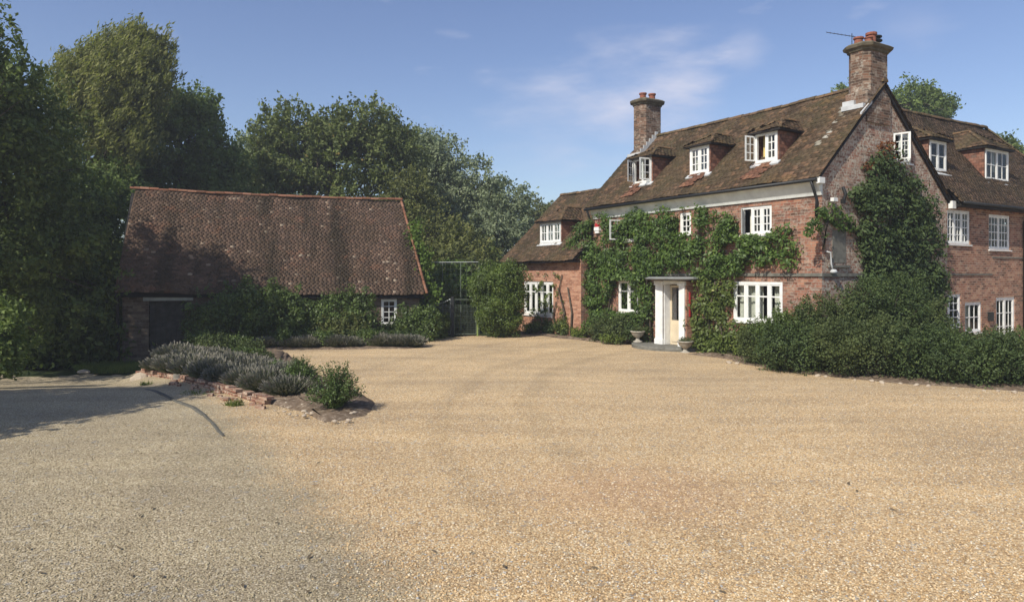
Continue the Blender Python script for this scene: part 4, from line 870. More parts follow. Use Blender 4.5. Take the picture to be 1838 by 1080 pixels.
# low retaining wall: individually laid bricks and rubble in a single old wall
mb = MB(); r = random.Random(5)
def course_wall(mb, a, c, top_, rows, rr, bl=.22, bh=.075, bd=.16):
    a, c = Vector(a), Vector(c); Ln = (c - a).length; d = (c - a) / Ln; nrm = Vector((d.y, -d.x))
    for j in range(rows):
        x = -(j % 2) * bl / 2
        while x < Ln:
            l = bl * rr.uniform(.8, 1.1); p = a + d * (x + l / 2); zt = top_ - j * bh
            if not (j == 0 and rr.random() < .2):
                ang = math.atan2(d.y, d.x) + rr.gauss(0, .05); ca, sa = math.cos(ang), math.sin(ang); o = rr.gauss(0, .012)
                V = []
                for zz in (zt - bh + .008, zt + rr.gauss(0, .006)):
                    for sx_, sy_ in ((-1, -1), (1, -1), (1, 1), (-1, 1)):
                        lx, ly = sx_ * (l / 2 - .006), sy_ * bd / 2 * rr.uniform(.85, 1.1); V.append((p.x + lx * ca - ly * sa + nrm.x * o, p.y + lx * sa + ly * ca + nrm.y * o, zz))
                mb.add(V, [(0, 3, 2, 1), (4, 5, 6, 7), (0, 1, 5, 4), (1, 2, 6, 5), (2, 3, 7, 6), (3, 0, 4, 7)])
            x += l
wall = empty('retaining_wall', (-7, 16, 0), 0, 'low broken red brick edging wall holding up the lavender bed', 'wall')
course_wall(mb, (-7.95, 16.85), (-4.75, 13.75), .16, 6, r)
for i in range(26):
    f = r.random(); x, y = -7.9 + 3.4 * f - .2 * r.random(), 16.6 - 3.3 * f - .25 * r.random()
    s_ = r.uniform(.03, .07); mb.box((x - s_, y - s_ * .8, H(x, y) - .02), (x + s_, y + s_ * .7, H(x, y) + s_ * 1.1))
o = mb.build('brickwork', 'low_brick', wall); o.location = (7, -16, 0)
mb = MB(); course_wall(mb, (-9.6, 18.3), (-8.0, 16.9), .12, 7, r, .26, .09, .2); o = mb.build('rubble_end', 'low_brick', wall); o.location = (7, -16, 0)
mb = MB(); mb.box((-7.99, 16.64, -.5), (-7.83, 16.8, .17)); o = mb.build('end_post', 'stone', wall); o.location = (7, -16, 0)
# a round pale flint leaning at the end of the wall
def rock(name, loc, s, m, label=None, cat=None, group=None, seed=0, me=None):
    if me is None:
        import bmesh
        bm = bmesh.new(); bmesh.ops.create_icosphere(bm, subdivisions=2, radius=1); r = random.Random(seed)
        for v in bm.verts: v.co = Vector((v.co.x * (1 + r.uniform(-.18, .18)), v.co.y * (1 + r.uniform(-.18, .18)), v.co.z * (.62 + r.uniform(-.12, .1))))
        me = bpy.data.meshes.new(name); bm.to_mesh(me); bm.free()
    o = link(name, me, m); o.location = loc; o.scale = s; return tag(o, label, cat, group)
o = rock('round_stone', (-9.35, 17.75, -.22), (.26, .1, .42), 'pale', 'big round pale stone set upright at the left end of the brick edging', 'stone', None, 9)

# pale stones edging the shrub bed
line = [(6.15, 20.0), (6.9, 18.9), (7.5, 17.5), (8.1, 16.7), (8.8, 15.95), (9.8, 15.3), (10.9, 14.75), (12.4, 14.4)]
tot = []; 
for (x0, y0), (x1, y1) in zip(line, line[1:]):
    L_ = math.hypot(x1 - x0, y1 - y0); k = max(1, int(L_ / .27))
    for j in range(k): tot.append((x0 + (x1 - x0) * j / k, y0 + (y1 - y0) * j / k))
rock_me = None
for i, (x, y) in enumerate(tot):
    if rnd.random() < .3: continue
    s_ = rnd.uniform(.025, .075); x += rnd.gauss(0, .05); y += rnd.gauss(0, .07)
    o = rock('edging_stone', (x, y, H(x, y) + s_ * .35), (s_ * rnd.uniform(.8, 1.5), s_ * rnd.uniform(.7, 1.2), s_), 'pale', 'small rough pale stone on the gravel edge below the large dark shrubs', 'stone', 'pale stones edging the shrub bed', 3, rock_me)
    rock_me = rock_me or o.data; o.rotation_euler = (rnd.uniform(-.3, .3), rnd.uniform(-.3, .3), rnd.uniform(0, 6))
# stones strewn on the bare soil round the young bush
for i in range(34):
    x = rnd.uniform(-4.6, -2.7); y = 12.9 + (x + 3.6) * -.75 + rnd.uniform(-.7, .9)
    s_ = rnd.uniform(.015, .045)
    o = rock('loose_stone', (x, y, max(H(x, y), .0) + .06), (s_ * 1.3, s_, s_), 'pale', 'small pale stone lying on the bare soil round the front bush', 'stone', 'pale stones on the bare soil', 3, rock_me); o.rotation_euler = (0, 0, rnd.uniform(0, 6))

# ------------------------------------------------------------------ fence and gate between barn and house
gf = empty('mesh_fence', (PX(812, 29.6), 29.6, 0), 0, 'tall thin wire fence with a pale top rail behind the gate', 'fence')
x0, x1 = PX(762, 29.6) - gf.location.x, PX(860, 29.6) - gf.location.x
MB().tube([(x0, 0, 3.02), (x1, 0, 3.04)], .02, 6).build('top_rail', 'metal', gf)
for f in (0, .33, .66, 1): MB().tube([(x0 + (x1 - x0) * f, 0, 0), (x0 + (x1 - x0) * f, 0, 3.03)], .018, 6).build('post', 'wire', gf)
mb = MB()
for z in np.arange(.1, 3.0, .22): mb.tube([(x0, 0, z), (x1, 0, z)], .004, 3, False)
for x in np.arange(x0, x1, .22): mb.tube([(x, 0, .05), (x, 0, 3.0)], .004, 3, False)
mb.build('wire_mesh', 'wire', gf)
gg_ = empty('metal_gate', (PX(812, 28.7), 28.7, 0), 0, 'dark metal mesh gate with black post across the end of the gravel', 'gate')
X0, X1 = PX(772, 28.7) - gg_.location.x, PX(857, 28.7) - gg_.location.x
MB().box((-.06, -.06, 0), (.06, .06, 1.62)).build('post', 'black', gg_)
MB().box((X1 - .03, -.03, 0), (X1 + .03, .03, 1.55)).build('post', 'green_wire', gg_)
for a, c in ((X0, -.08), (.08, X1 - .05)):
    mb = MB(); mb.tube([(a, 0, .1), (c, 0, .1)], .02, 6); mb.tube([(a, 0, .1), (a, 0, 1.25)], .02, 6); mb.tube([(c, 0, .1), (c, 0, 1.5)], .02, 6)
    mb.tube([(a + (c - a) * f, 0, 1.28 + (.24 * f * f if a < 0 else .22)) for f in np.linspace(0, 1, 8)], .018, 6)
    for z in np.arange(.2, 1.35, .09): mb.tube([(a, 0, z), (c, 0, z)], .004, 3, False)
    for f in np.linspace(.06, .94, 14): mb.tube([(a + (c - a) * f, 0, .1), (a + (c - a) * f, 0, 1.3)], .0045, 3, False)
    mb.build('gate_leaf', 'wire' if a > 0 else 'metal', gg_)

# ------------------------------------------------------------------ climbers on the walls
def inpoly(x, y, P):
    r = np.zeros(len(x), bool); n = len(P)
    for i in range(n):
        x1, y1 = P[i]; x2, y2 = P[(i + 1) % n]; c = ((y1 > y) != (y2 > y)) & (x < (x2 - x1) * (y - y1) / (y2 - y1 + 1e-12) + x1); r ^= c
    return r
def climber(name, pt, poly, mtl, label, thick, dens, leaf, seed, cat='climber', aspect=.5, holes=(), stems=(), extra=None, edge=.25, per=900):
    """poly in wall coordinates (u, z); foliage depth swells in lumps"""
    r = np.random.default_rng(seed); P = np.array(poly); (u0, z0), (u1, z1) = P.min(0), P.max(0)
    area = (u1 - u0) * (z1 - z0); kk = thick * .62; n = int(area * dens / 520 * 1.5 / (kk * kk)); u = r.uniform(u0, u1, n); z = r.uniform(z0, z1, n)
    k = inpoly(u, z, P); u, z = u[k], z[k]; kr = kk * r.uniform(.5, 1.25, len(u)); Pt, Nr = [], []
    O = np.array(pt(0, 0, 0)); A = np.array(pt(1, 0, 0)) - O; Wn = np.array(pt(0, 1, 0)) - O
    for u_, z_, q_ in zip(u, z, kr):
        m_ = int(per * q_ * q_); d = unit(r.normal(0, 1, (m_, 3))); f_ = r.uniform(.35, 1.05, m_)[:, None]
        d[:, 2] *= .75; c_ = np.array([u_, thick * r.uniform(.15, .5), z_]); p_ = c_ + d * f_ * q_ + r.normal(0, q_ * .12, (m_, 3)); Pt.append(p_); Nr.append(d)
    p_ = np.concatenate(Pt); d = np.concatenate(Nr); k = p_[:, 1] > .01
    for h in holes: k &= ~((p_[:, 0] > h[0]) & (p_[:, 0] < h[1]) & (p_[:, 2] > h[2]) & (p_[:, 2] < h[3]))
    p_, d = p_[k], d[k]
    pts = O + np.outer(p_[:, 0], A) + np.outer(p_[:, 1], Wn) + np.outer(p_[:, 2], (0, 0, 1)); nr = np.outer(d[:, 0], A) + np.outer(d[:, 1] + .5, Wn) + np.outer(d[:, 2] + .4, (0, 0, 1))
    root = empty(name, house.matrix_basis @ Vector(pt((u0 + u1) / 2, .02, max(z0, 0))) if False else (C0[0], C0[1], 0), RZ, label, cat)
    link('foliage', leaves('foliage', pts, nr, leaf, aspect, seed, .6), mtl, root)
    mb = MB()
    for path in stems: mb.tube([pt(a, c_, d_) for a, c_, d_ in path], [.05 * (1 - .6 * i / len(path)) for i in range(len(path))], 6)
    mb.build('stem', 'bark', root, True); return root
def FS(px, py):
    k = (px - 919) / 1267; s_ = (8.43 - k * 19.2) / (.52 + .854 * k); return (s_, EYE + (492 - py) * (19.2 + .854 * s_) / 1267)
def GS(px, py):
    k = (px - 919) / 1267; t_ = (k * 19.2 - 8.43) / (.854 - .52 * k); return (t_, EYE + (492 - py) * (19.2 + .52 * t_) / 1267)
wp = [FS(*p) for p in [(1030, 430), (1050, 405), (1085, 392), (1120, 385), (1150, 375), (1195, 378), (1225, 385), (1270, 372), (1305, 375), (1318, 400), (1335, 420), (1385, 424), (1405, 395), (1418, 400), (1425, 425), (1448, 440), (1432, 475), (1420, 478), (1415, 450), (1390, 465), (1345, 475), (1325, 500), (1290, 505), (1235, 492), (1178, 488), (1172, 520), (1176, 560), (1160, 590), (1080, 600), (1064, 560), (1040, 510), (1022, 460)]]
climber('wisteria', front(), wp, 'f_wist', 'large bright green wisteria spreading over the front wall above the door', .55, 470, .12, 41, per=1150,
        holes=[(9.2, 9.95, 4.1, 4.7), (7.8, 8.02, 3.9, 4.6), (4.45, 5.36, 3.9, 4.7), (7.45, 8.56, 1.15, 2.3), (4.3, 6.1, 0, 2.3), (2.7, 3.3, 3.1, 3.5), (1.3, 2.8, 3.72, 4.7)],
        stems=[[(8.9, .1, 0), (8.9, .15, 1.2), (8.7, .2, 2.5), (7.2, .25, 3.1), (5, .2, 3.0), (3, .2, 2.9)], [(6.6, .1, 0), (6.7, .15, 1.3), (6.8, .2, 2.8), (6, .2, 3.8)]])
cp = [FS(*p) for p in [(1245, 500), (1290, 480), (1320, 500), (1316, 575), (1330, 592), (1400, 588), (1400, 632), (1320, 640), (1250, 628), (1252, 560)]]
climber('climbing_shrub', front(), cp, 'f_climb', 'yellow green climbing shrub covering the wall right of the front door', .5, 620, .12, 42, stems=[[(3.8, .1, 0), (3.9, .2, 1.2), (3.6, .2, 2.3)], [(3.3, .1, 0), (3.4, .2, .9), (4.2, .2, 1.6)]])
sp = [GS(*p) for p in [(1440, 420), (1462, 372), (1490, 368), (1525, 395), (1530, 420), (1500, 410), (1478, 400), (1480, 430), (1462, 415), (1448, 432)]]
climber('climbing_spray', side(), sp, 'f_wist', 'thin green climbing shoots crossing the corner of the gable below the white floodlight', .22, 420, .11, 43, edge=.2, stems=[[(.0, .05, 3.2), (.1, .08, 3.9), (.5, .08, 4.2), (.9, .06, 3.9)]])
ip = [GS(*p) for p in [(1515, 345), (1535, 325), (1556, 300), (1568, 275), (1595, 272), (1603, 300), (1632, 318), (1655, 360), (1673, 400), (1685, 455), (1684, 540), (1684, 600), (1550, 600), (1545, 470), (1535, 420), (1528, 370)]]
climber('gable_creeper', side(), ip, 'f_ivy', 'tall dark green creeper climbing up the middle of the gable wall', .5, 640, .12, 44, stems=[[(3.2, .1, 0), (3.1, .15, 2.5), (3.0, .12, 4.5), (2.9, .1, 6.0)], [(3.6, .1, 0), (4.3, .15, 2.2), (4.4, .12, 3.8)]])
rp = [GS(*p) for p in [(1545, 300), (1560, 258), (1590, 250), (1612, 272), (1612, 300), (1580, 320)]]
climber('red_creeper_tip', side(), rp, 'f_redleaf', 'reddish autumn leaves of a creeper at the top of the gable beside the attic window', .25, 200, .10, 45, edge=.3, stems=[[(2.9, .1, 5.2), (2.9, .1, 6.3)]])
rs = [FS(*p) for p in [(985, 602), (990, 540), (1000, 490), (1025, 480), (1050, 500), (1050, 560), (1040, 600)]]
climber('climbing_rose', front(-.57), [(a + .6, z) for a, z in rs], 'f_climb', 'sparse climbing rose trained up the orange brick wall of the low wing', .2, 45, .12, 46, edge=.3,
        stems=[[(11.2, .06, 0), (11.1, .08, 1.0), (11.5, .07, 1.9), (11.3, .05, 2.5)], [(11.5, .06, 0), (11.9, .08, .8), (11.7, .06, 1.4)], [(10.7, .06, 0), (10.6, .07, 1.0), (10.9, .06, 2.0)]])

# ------------------------------------------------------------------ shrubs
G = 'bushes massed in the bed below the gable'
def dome(px, Y, h, rx, ry=None, zb_=0):
    x = PX(px, Y); ry = ry or rx * .9
    return [((x, Y, zb_ + h * .42), (rx, ry, h * .55)), ((x + rx * .35, Y - .1, zb_ + h * .55), (rx * .6, ry * .6, h * .45)), ((x - rx * .4, Y + .1, zb_ + h * .5), (rx * .6, ry * .6, h * .42))]
big = [(1375, 19.7, 1.0, .62, 'f_shrub', 'low dark bush at the left tip of the bed beside the wide bow window'),
       (1420, 19.0, 1.5, .85, 'f_hedge', 'rounded dark green bush just right of the wide ground floor window'),
       (1500, 18.5, 2.0, 1.15, 'f_shrub', 'tall dark bush standing below the blocked up gable window'),
       (1585, 18.4, 2.6, 1.2, 'f_ivy', 'tallest dark bush at the foot of the gable creeper'),
       (1650, 18.3, 1.75, .75, 'f_shrub', 'dark bush left of the small ground floor wing window'),
       (1425, 18.3, 1.05, .85, 'f_ivy', 'low dark bush at the front left corner of the shrub bed'),
       (1550, 17.2, 1.35, 1.25, 'f_shrub', 'broad green bush at the front of the bed in line with the near chimney'),
       (1650, 16.9, 1.15, 1.1, 'f_ivy', 'broad dark bush at the front of the bed below the gable right edge'),
       (1735, 17.2, .92, 1.1, 'f_shrub', 'bush in front of the half hidden small wing window'),
       (1755, 16.0, .95, 1.1, 'f_ivy', 'low dark bush at the gravel edge in front of the glazed wing door'),
       (1838, 16.3, 1.0, 1.3, 'f_shrub', 'rightmost low bush cut by the edge of the photo')]
for i, (px, Y, h, rx, mm, lb) in enumerate(big):
    x = PX(px, Y); shrub('garden_bush', (x, Y, H(x, Y)), dome(px, Y, h, rx), mm, lb, .06, 1700, 14, .40, 60 + i, G, sprigs=170, sprig_len=.42)
# fringe at the right, lighter
x = PX(1825, 19); shrub('garden_bush', (x, 19, 0), dome(1825, 19, .9, .7), 'f_hedge', 'brighter green bush beside the glazed door of the right wing', .07, 1100, 10, .35, 75, G)
# clipped topiary near the low wing
Y = 28.2; x = PX(896, Y)
shrub('clipped_bush', (x, Y, 0), [((x, Y, 1.45), (1.12, 1.0, 1.5)), ((x + .32, Y, 2.25), (.85, .8, .78)), ((x - .38, Y, 2.15), (.8, .8, .80)), ((x + .05, Y, .85), (1.0, .95, .85)), ((x - .1, Y, 1.5), (1.0, 1.0, 1.2)), ((x + .1, Y, 1.3), (1.0, 1.0, 1.2))], 'f_topiary', 'big dense rounded clipped bush between the gate and the low wing', .075, 2300, 40, .36, 80, None, 'bush', sprigs=40, sprig_len=.12, inner=.75)
# barn hedge
def wallbush(px0, px1, Y, ztop, ry, mm, lb, seed, n=5, cr=.42, leaf=.1, group=None, z0=-.3, nm='barn_hedge', per=900, spr=40):
    per = max(per, 1500); xs = np.linspace(PX(px0, Y), PX(px1, Y), n); rx = (xs[-1] - xs[0]) / n * .8 + .1; hh = (ztop - z0)
    ell = [((x_, Y + .29 * (x_ - xs[0]) * .3, z0 + hh * .5), (rx, ry, hh * .52)) for x_ in xs]
    cx = float(np.mean(xs)); return shrub(nm, (cx, Y, z0), ell, mm, lb, leaf, per, 9, cr, seed, group, sprigs=spr, sprig_len=.3)
wallbush(362, 525, 24.85, 2.25, .6, 'f_hedge', 'dense square green hedge against the barn wall beside the plank door', 90, 7, per=2300)
wallbush(548, 655, 25.6, 1.95, .5, 'f_hedge', 'loose irregular hedge against the barn wall left of its small window', 91, 5)
wallbush(590, 640, 25.2, 1.0, .4, 'f_olive', 'low olive bush in front of the barn hedge', 92, 3)
wallbush(722, 768, 26.9, 1.3, .5, 'f_hedge', 'bush at the right end of the barn beside the small window', 93, 3)
wallbush(690, 720, 26.5, .55, .3, 'f_climb', 'small leafy plant below the barn window', 94, 2)
wallbush(770, 790, 28.2, 1.0, .5, 'f_dark', 'dark bush between the barn corner and the gate', 95, 2)
# ivy on the barn verge
rb_ = np.random.default_rng(9); f = rb_.uniform(0, 1, 2600) ** .8; ex = barn.matrix_basis if False else Matrix.Translation((-13.5, 24.3, -.65)) @ Matrix.Rotation(BR, 4, 'Z')
p0 = ex @ Vector((10.75, .2, 2.0)); p1 = ex @ Vector((10.35, 2.1, 5.2))
pp = np.array(p0) + np.outer(f, np.array(p1 - p0)) + rb_.normal(0, .16, (2600, 3)) + np.outer(.18 * np.sin(f * 14) + .1, (1, .2, 0)); pp[:, 2] -= f * 0
iv = empty('ivy', tuple(p0), 0, 'bright green ivy climbing up the right hand edge of the barn roof', 'climber')
link('foliage', leaves('foliage', pp - np.array(p0), rb_.normal(0, 1, pp.shape), .13, .7, 9), 'f_bright', iv)
mb = MB(); mb.tube([(0, 0, -2), (.05, 0, 0), tuple((p1 - p0) * .5), tuple(p1 - p0)], [.05, .04, .03, .01], 6); mb.build('stem', 'bark', iv, True)

# plants at the foot of the house walls
small = [(955, 29.6, .45, .35, 'f_climb', 'small yellow green plant at the left foot of the low wing wall'), (985, 29.2, .55, .3, 'f_ivy', 'dark round plant below the five light window of the low wing'),
         (1012, 28.4, .75, .32, 'f_climb', 'upright leafy plant at the foot of the climbing rose'), (1040, 27.6, .4, .3, 'f_grass', 'tuft of pale green leaves by the corner of the low wing'),
         (1078, 26.4, .95, .5, 'f_shrub', 'dark bush in the angle between the low wing and the front wall'), (1112, 25.6, 1.05, .55, 'f_shrub', 'dark bush under the partly hidden ground floor window'),
         (1145, 25.0, .85, .42, 'f_ivy', 'dark bush just behind the left urn'), (1100, 25.4, .3, .45, 'f_grass', 'low pale green groundcover in front of the bushes left of the door'),
         (1265, 22.9, .75, .42, 'f_climb', 'small leafy bush just right of the doorstep'), (1300, 22.3, .7, .42, 'f_hedge', 'green bush under the yellow climber'), (1330, 21.4, .28, .45, 'f_grass', 'low yellowish groundcover on the gravel edge below the bow window'), (1290, 22.2, .25, .35, 'f_grass', 'low tuft of groundcover right of the dark urn')]
for i, (px, Y, h, rx, mm, lb) in enumerate(small):
    x = PX(px, Y); shrub('border_plant', (x, Y, 0), dome(px, Y, h, rx), mm, lb, .075, 1200, 7, min(.25, h * .4), 110 + i, 'plants along the foot of the front walls', 'plant', sprigs=26, sprig_len=.22)

# young bushes in the foreground bed: arching leafy shoots
def cistus(loc, h, rad, n, seed, label, leaf=.05):
    r = np.random.default_rng(seed); root = empty('young_bush', loc, 0, label, 'bush'); P, D = [], []; st = MB()
    for i in range(n):
        a = r.uniform(0, 2 * np.pi); q = r.uniform(.05, 1) ** .6; tip = np.array([math.cos(a) * rad * q, math.sin(a) * rad * q, h * (1.05 - .62 * q * q) * r.uniform(.55, 1.08)])
        mid = tip * np.array([.45, .45, .62]); k = int(34 * np.linalg.norm(tip) / h + 8); f = r.uniform(.12, 1.0, k)[:, None]
        c = (1 - f) ** 2 * 0 + 2 * f * (1 - f) * mid + f * f * tip; P.append(c + r.normal(0, .022, c.shape)); D.append(r.normal(0, 1, c.shape) + (0, 0, .7))
        st.tube([(0, 0, 0), tuple(mid), tuple(tip)], [.007, .005, .002], 4, False)
    link('foliage', leaves('foliage', np.concatenate(P), np.concatenate(D), leaf, .42, seed, .5), 'f_cistus', root); st.build('stem', 'bark', root)
cistus((PX(602, 13.0), 13.0, .05), .86, .56, 210, 131, 'leafy green young bush on bare soil at the near end of the bed')
cistus((PX(540, 15.0), 15.0, .08), .68, .46, 220, 132, 'smaller green young bush behind the lavender end')
cistus((PX(500, 16.2), 16.2, .08), .5, .4, 130, 133, 'low sparse green bush poking out behind the lavender')

# lavender: individual mounds of fine blades and flower spikes
def lavender_mesh(seed, R, h, n, flowers=True):
    r = np.random.default_rng(seed); a = r.uniform(0, 2 * np.pi, n); q = r.uniform(0, 1, n) ** .5
    b = np.stack([np.cos(a) * R * .45 * q, np.sin(a) * R * .45 * q, np.zeros(n)], 1)
    tip = np.stack([np.cos(a) * R * q * 1.05, np.sin(a) * R * q * 1.05, h * (1.0 - .38 * q ** 2) * r.uniform(.6, 1.1, n)], 1) + r.normal(0, .03, (n, 3))
    d = tip - b; sd_ = unit(np.cross(d, r.normal(0, 1, (n, 3)))) * .008; m_ = b + d * .55
    V = np.stack([m_ - sd_, m_ + sd_, tip + sd_ * .6, tip - sd_ * .6], 1); b2 = b + d * .1
    V2 = np.stack([b2 - sd_ * 1.6, b2 + sd_ * 1.6, m_ + sd_, m_ - sd_], 1)
    k = r.permutation(n)[:int(n * .45)]; s2 = sd_[k] * 2.0; u_ = unit(d[k]); T = tip[k]
    F = np.stack([T - s2, T + s2, T + u_ * .06 + s2 * .5, T + u_ * .06 - s2 * .5], 1)
    nb = 2 * n; me = np_mesh('lavender', np.concatenate([V2, V, F]).reshape(-1, 3), 4)
    me.materials.append(M['f_lav']); me.materials.append(M['f_flower']); me.polygons.foreach_set('material_index', np.r_[np.zeros(nb, np.int32), np.ones(len(F), np.int32)]); return me
lm = [lavender_mesh(150 + i, .5, .40, 2600) for i in range(3)]
desc_front = ['at the far left end of the raised bed', 'second from the left in the front row above the brick edging', 'third in the front row behind the brick edging', 'fourth in the front row behind the brick edging', 'in the middle of the front row behind the brick edging', 'sixth in the front row above the broken bricks', 'seventh in the front row near the bare soil', 'at the right end of the front row beside the bare soil']
def lav(x, y, z, sc_, label, k, grp):
    o = tag(link('lavender', lm[k % 3], None), label, 'lavender', grp); o.location = (x, y, z); o.rotation_euler = (0, 0, rnd.uniform(0, 6)); o.scale = (sc_ * 1.02, sc_ * 1.02, sc_ * rnd.uniform(.8, 1.05))
for i in range(8):
    f = i / 7; lav(-8.9 + 4.3 * f, 17.7 - 3.5 * f + .35, max(H(-8.9 + 4.3 * f, 18.05 - 3.5 * f), -.02) + .05, rnd.uniform(.95, 1.15), 'grey purple lavender mound ' + desc_front[i], i, 'lavender plants in the raised bed')
desc_b = ['far left', 'left', 'left of centre', 'centre', 'right of centre', 'right', 'nearly at the right end', 'right end']
for i in range(8):
    f = i / 7; lav(-9.2 + 4.2 * f, 18.9 - 3.7 * f + .5, .08, rnd.uniform(.95, 1.2), 'grey lavender mound in the second row of the raised bed, ' + desc_b[i], i + 1, 'lavender plants in the raised bed')
for i in range(6):
    f = i / 5; lav(-9.3 + 3.5 * f, 20.4 - 3.6 * f, .08, rnd.uniform(.9, 1.1), 'grey lavender mound in the back row of the raised bed, number %s from the left' % ['one', 'two', 'three', 'four', 'five', 'six'][i], i + 2, 'lavender plants in the raised bed')
# green plants behind the lavender, linking to the strip before the barn
for i, (px, Y, h, rx) in enumerate([(385, 21.4, .62, .55), (425, 22.0, .6, .55), (450, 21.0, .5, .45), (360, 22.6, .65, .55), (465, 19.2, .36, .4), (440, 19.8, .4, .4)]):
    x = PX(px, Y); shrub('green_plant', (x, Y, .02), dome(px, Y, h, rx), 'f_hedge' if i % 2 else 'f_shrub', ['green mound behind the left end of the lavender', 'green mound between lavender and barn hedge, just left of the gravel', 'low green mound at the gravel corner', 'leftmost green mound near the barn door', 'tiny green mound touching the gravel behind the lavender', 'small green mound between the lavender and the gravel corner'][i], .07, 1100, 8, .25, 160 + i, 'green mounds behind the lavender', 'plant', sprigs=30, sprig_len=.2)
pos = ['at its left end', 'second from the left', 'third from the left', 'fourth from the left', 'left of the middle', 'in the middle', 'right of the middle', 'fourth from the right', 'third from the right', 'second from the right', 'at its right end below the barn window']
for i in range(11):
    px = 478 + i * 26; Y = 24.2 + .012 * i; x = PX(px, Y)
    if i in (1, 4, 7): shrub('green_plant', (x, Y, .02), dome(px, Y, .6, .36), 'f_hedge', 'round green plant in the strip before the barn, ' + pos[i], .07, 1100, 7, .2, 170 + i, 'low planting in front of the barn', 'plant', sprigs=24, sprig_len=.2)
    else: lav(x, Y, .03, rnd.uniform(.85, 1.0), 'dark lavender in the strip before the barn, ' + pos[i], i, 'low planting in front of the barn')
    x = PX(px + 10, Y + .6)
    shrub('edging_plant', (x, Y + .55, .02), dome(px + 10, Y + .55, .55, .4), 'f_ivy', 'dark low plant behind the lavender strip, ' + pos[i], .07, 900, 6, .2, 190 + i, 'dark low plants against the barn hedge', 'plant', sprigs=12, sprig_len=.2)

# tufts on the bank and at the foot of the barn
def tuft(name, x, y, R, h, n, seed, label, grp=None, m='f_grass', kind=None):
    r = np.random.default_rng(seed); a = r.uniform(0, 6.28, n); q = r.uniform(0, 1, n) ** .5; b = np.stack([np.cos(a) * R * q, np.sin(a) * R * q * .7, np.zeros(n)], 1)
    t_ = b + np.stack([r.normal(0, h * .4, n), r.normal(0, h * .4, n), h * r.uniform(.4, 1.1, n)], 1); s_ = unit(np.cross(t_ - b, r.normal(0, 1, (n, 3)))) * .007
    o = link(name, np_mesh(name, np.stack([b - s_, b + s_, t_ + s_ * .2, t_ - s_ * .2], 1).reshape(-1, 3), 4), m); o.location = (x, y, H(x, y) + .01)
    return tag(o, label, 'grass tuft' if not kind else None, grp, kind)
tuft('grass_tuft', -5.35, 13.6, .18, .12, 160, 1, 'single bright weed tuft on the gravel bank below the brick edging')
tuft('grass_tuft', -8.6, 16.6, .15, .10, 90, 2, 'little green tuft at the foot of the rubble end of the edging wall')
tuft('grass_tuft', -6.6, 14.9, .4, .07, 120, 3, 'dry pale weeds on the bank in front of the brick edging')
tuft('grass_verge', -12.7, 22.9, 1.35, .22, 5200, 4, 'short green grass at the foot of the barn wall', None, 'f_grass', 'stuff')
o = rock('white_stone', (-13.35, 22.0, H(-13.35, 22.0) + .06), (.2, .12, .12), 'flash', 'white stone lying at the left corner of the barn', 'stone', None, 4, rock_me)

# red handled tool leaning by the barn door
tl = empty('garden_tool', (-11.05, 24.55, -.6), 0, 'red handled garden tool leaning against the wall beside the barn door', 'tool')
MB().tube([(0, 0, 0), (.12, .28, 1.35)], .018, 6).build('handle', 'red', tl); MB().box((-.12, -.03, 0), (.12, .0, .22)).build('blade', 'metal', tl)

# leaf litter lying on the gravel
me = MB().add([(-.05, 0, .004), (0, .022, .012), (.055, .004, .006), (0, -.02, .010), (.075, .01, .014)], [(0, 1, 2, 3), (2, 1, 4)]).mesh('fallen_leaf')
for i in range(80):
    Y = 5.0 + 9 * rnd.random() ** 1.3; x = rnd.uniform(-.72, .35) * Y if rnd.random() < .75 else rnd.uniform(-.7, .7) * Y
    o = link('fallen_leaf', me, 'deadleaf'); o.location = (x, Y, H(x, Y) + .022); s_ = rnd.uniform(.3, .85); o.scale = (s_, s_, s_); o.rotation_euler = (rnd.uniform(-.1, .1), rnd.uniform(-.1, .1), rnd.uniform(0, 6))
    tag(o, 'small dark dry leaf lying flat on the gravel', 'leaf', 'dead leaves scattered on the gravel')

# ------------------------------------------------------------------ trees
GT = 'trees behind the barn and drive'
tree('dark_tree', (-16.6, 20.0, -.6), [((-15.2, 20, 6.4), (2.6, 3, 2.2)), ((-15.6, 19.5, 3.8), (2.4, 2.6, 2.2)), ((-14.8, 20.5, 7.3), (1.2, 1.5, 1.1)), ((-16.9, 20, 8.5), (2.1, 2.0, 1.5)), ((-14.2, 21.5, 3.0), (1.7, 1.6, 2.6))], 'f_dark',
     'dark leafy tree filling the left edge of the photo up to the top', .15, 470, 26, .8, 201, GT)
tree('windswept_tree', (PX(150, 31), 31, -.6), [spheroid(175, 200, 31, 1.8, 2.2), spheroid(215, 150, 31, 1.5, 1.7), spheroid(240, 100, 31.5, .75, 1.1), spheroid(275, 120, 31.5, .5, .9), spheroid(190, 110, 31.5, .6, .9), spheroid(140, 290, 31, 1.9, 2.0), spheroid(262, 150, 31, 1.0, 1.4), spheroid(120, 200, 31, 1.3, 2.2), spheroid(215, 250, 31, 1.6, 1.9), spheroid(150, 140, 31, .9, 1.1)], 'f_willow',
     'tall yellow green tree with wind blown upright foliage', .22, 330, 21, .52, 202, GT, along=(.55, 0, .8), along_w=.75, aspect=.30, plume=(.55, 0, .85), lean=(.3, 0))
tree('leafy_tree', (PX(330, 35), 35, -.6), [spheroid(335, 265, 35, 1.9, 1.8), spheroid(345, 205, 35, 1.0, 1.0), spheroid(385, 290, 35, 1.0, 1.3), spheroid(280, 215, 35, 1.2, 1.2), spheroid(300, 330, 35, 2.4, 1.6), spheroid(400, 335, 34.5, 1.2, 1.5), spheroid(250, 280, 35, 1.6, 2.2)], 'f_mid',
     'rounded mid green tree between the windswept tree and the barn ridge', .19, 400, 22, .72, 203, GT)
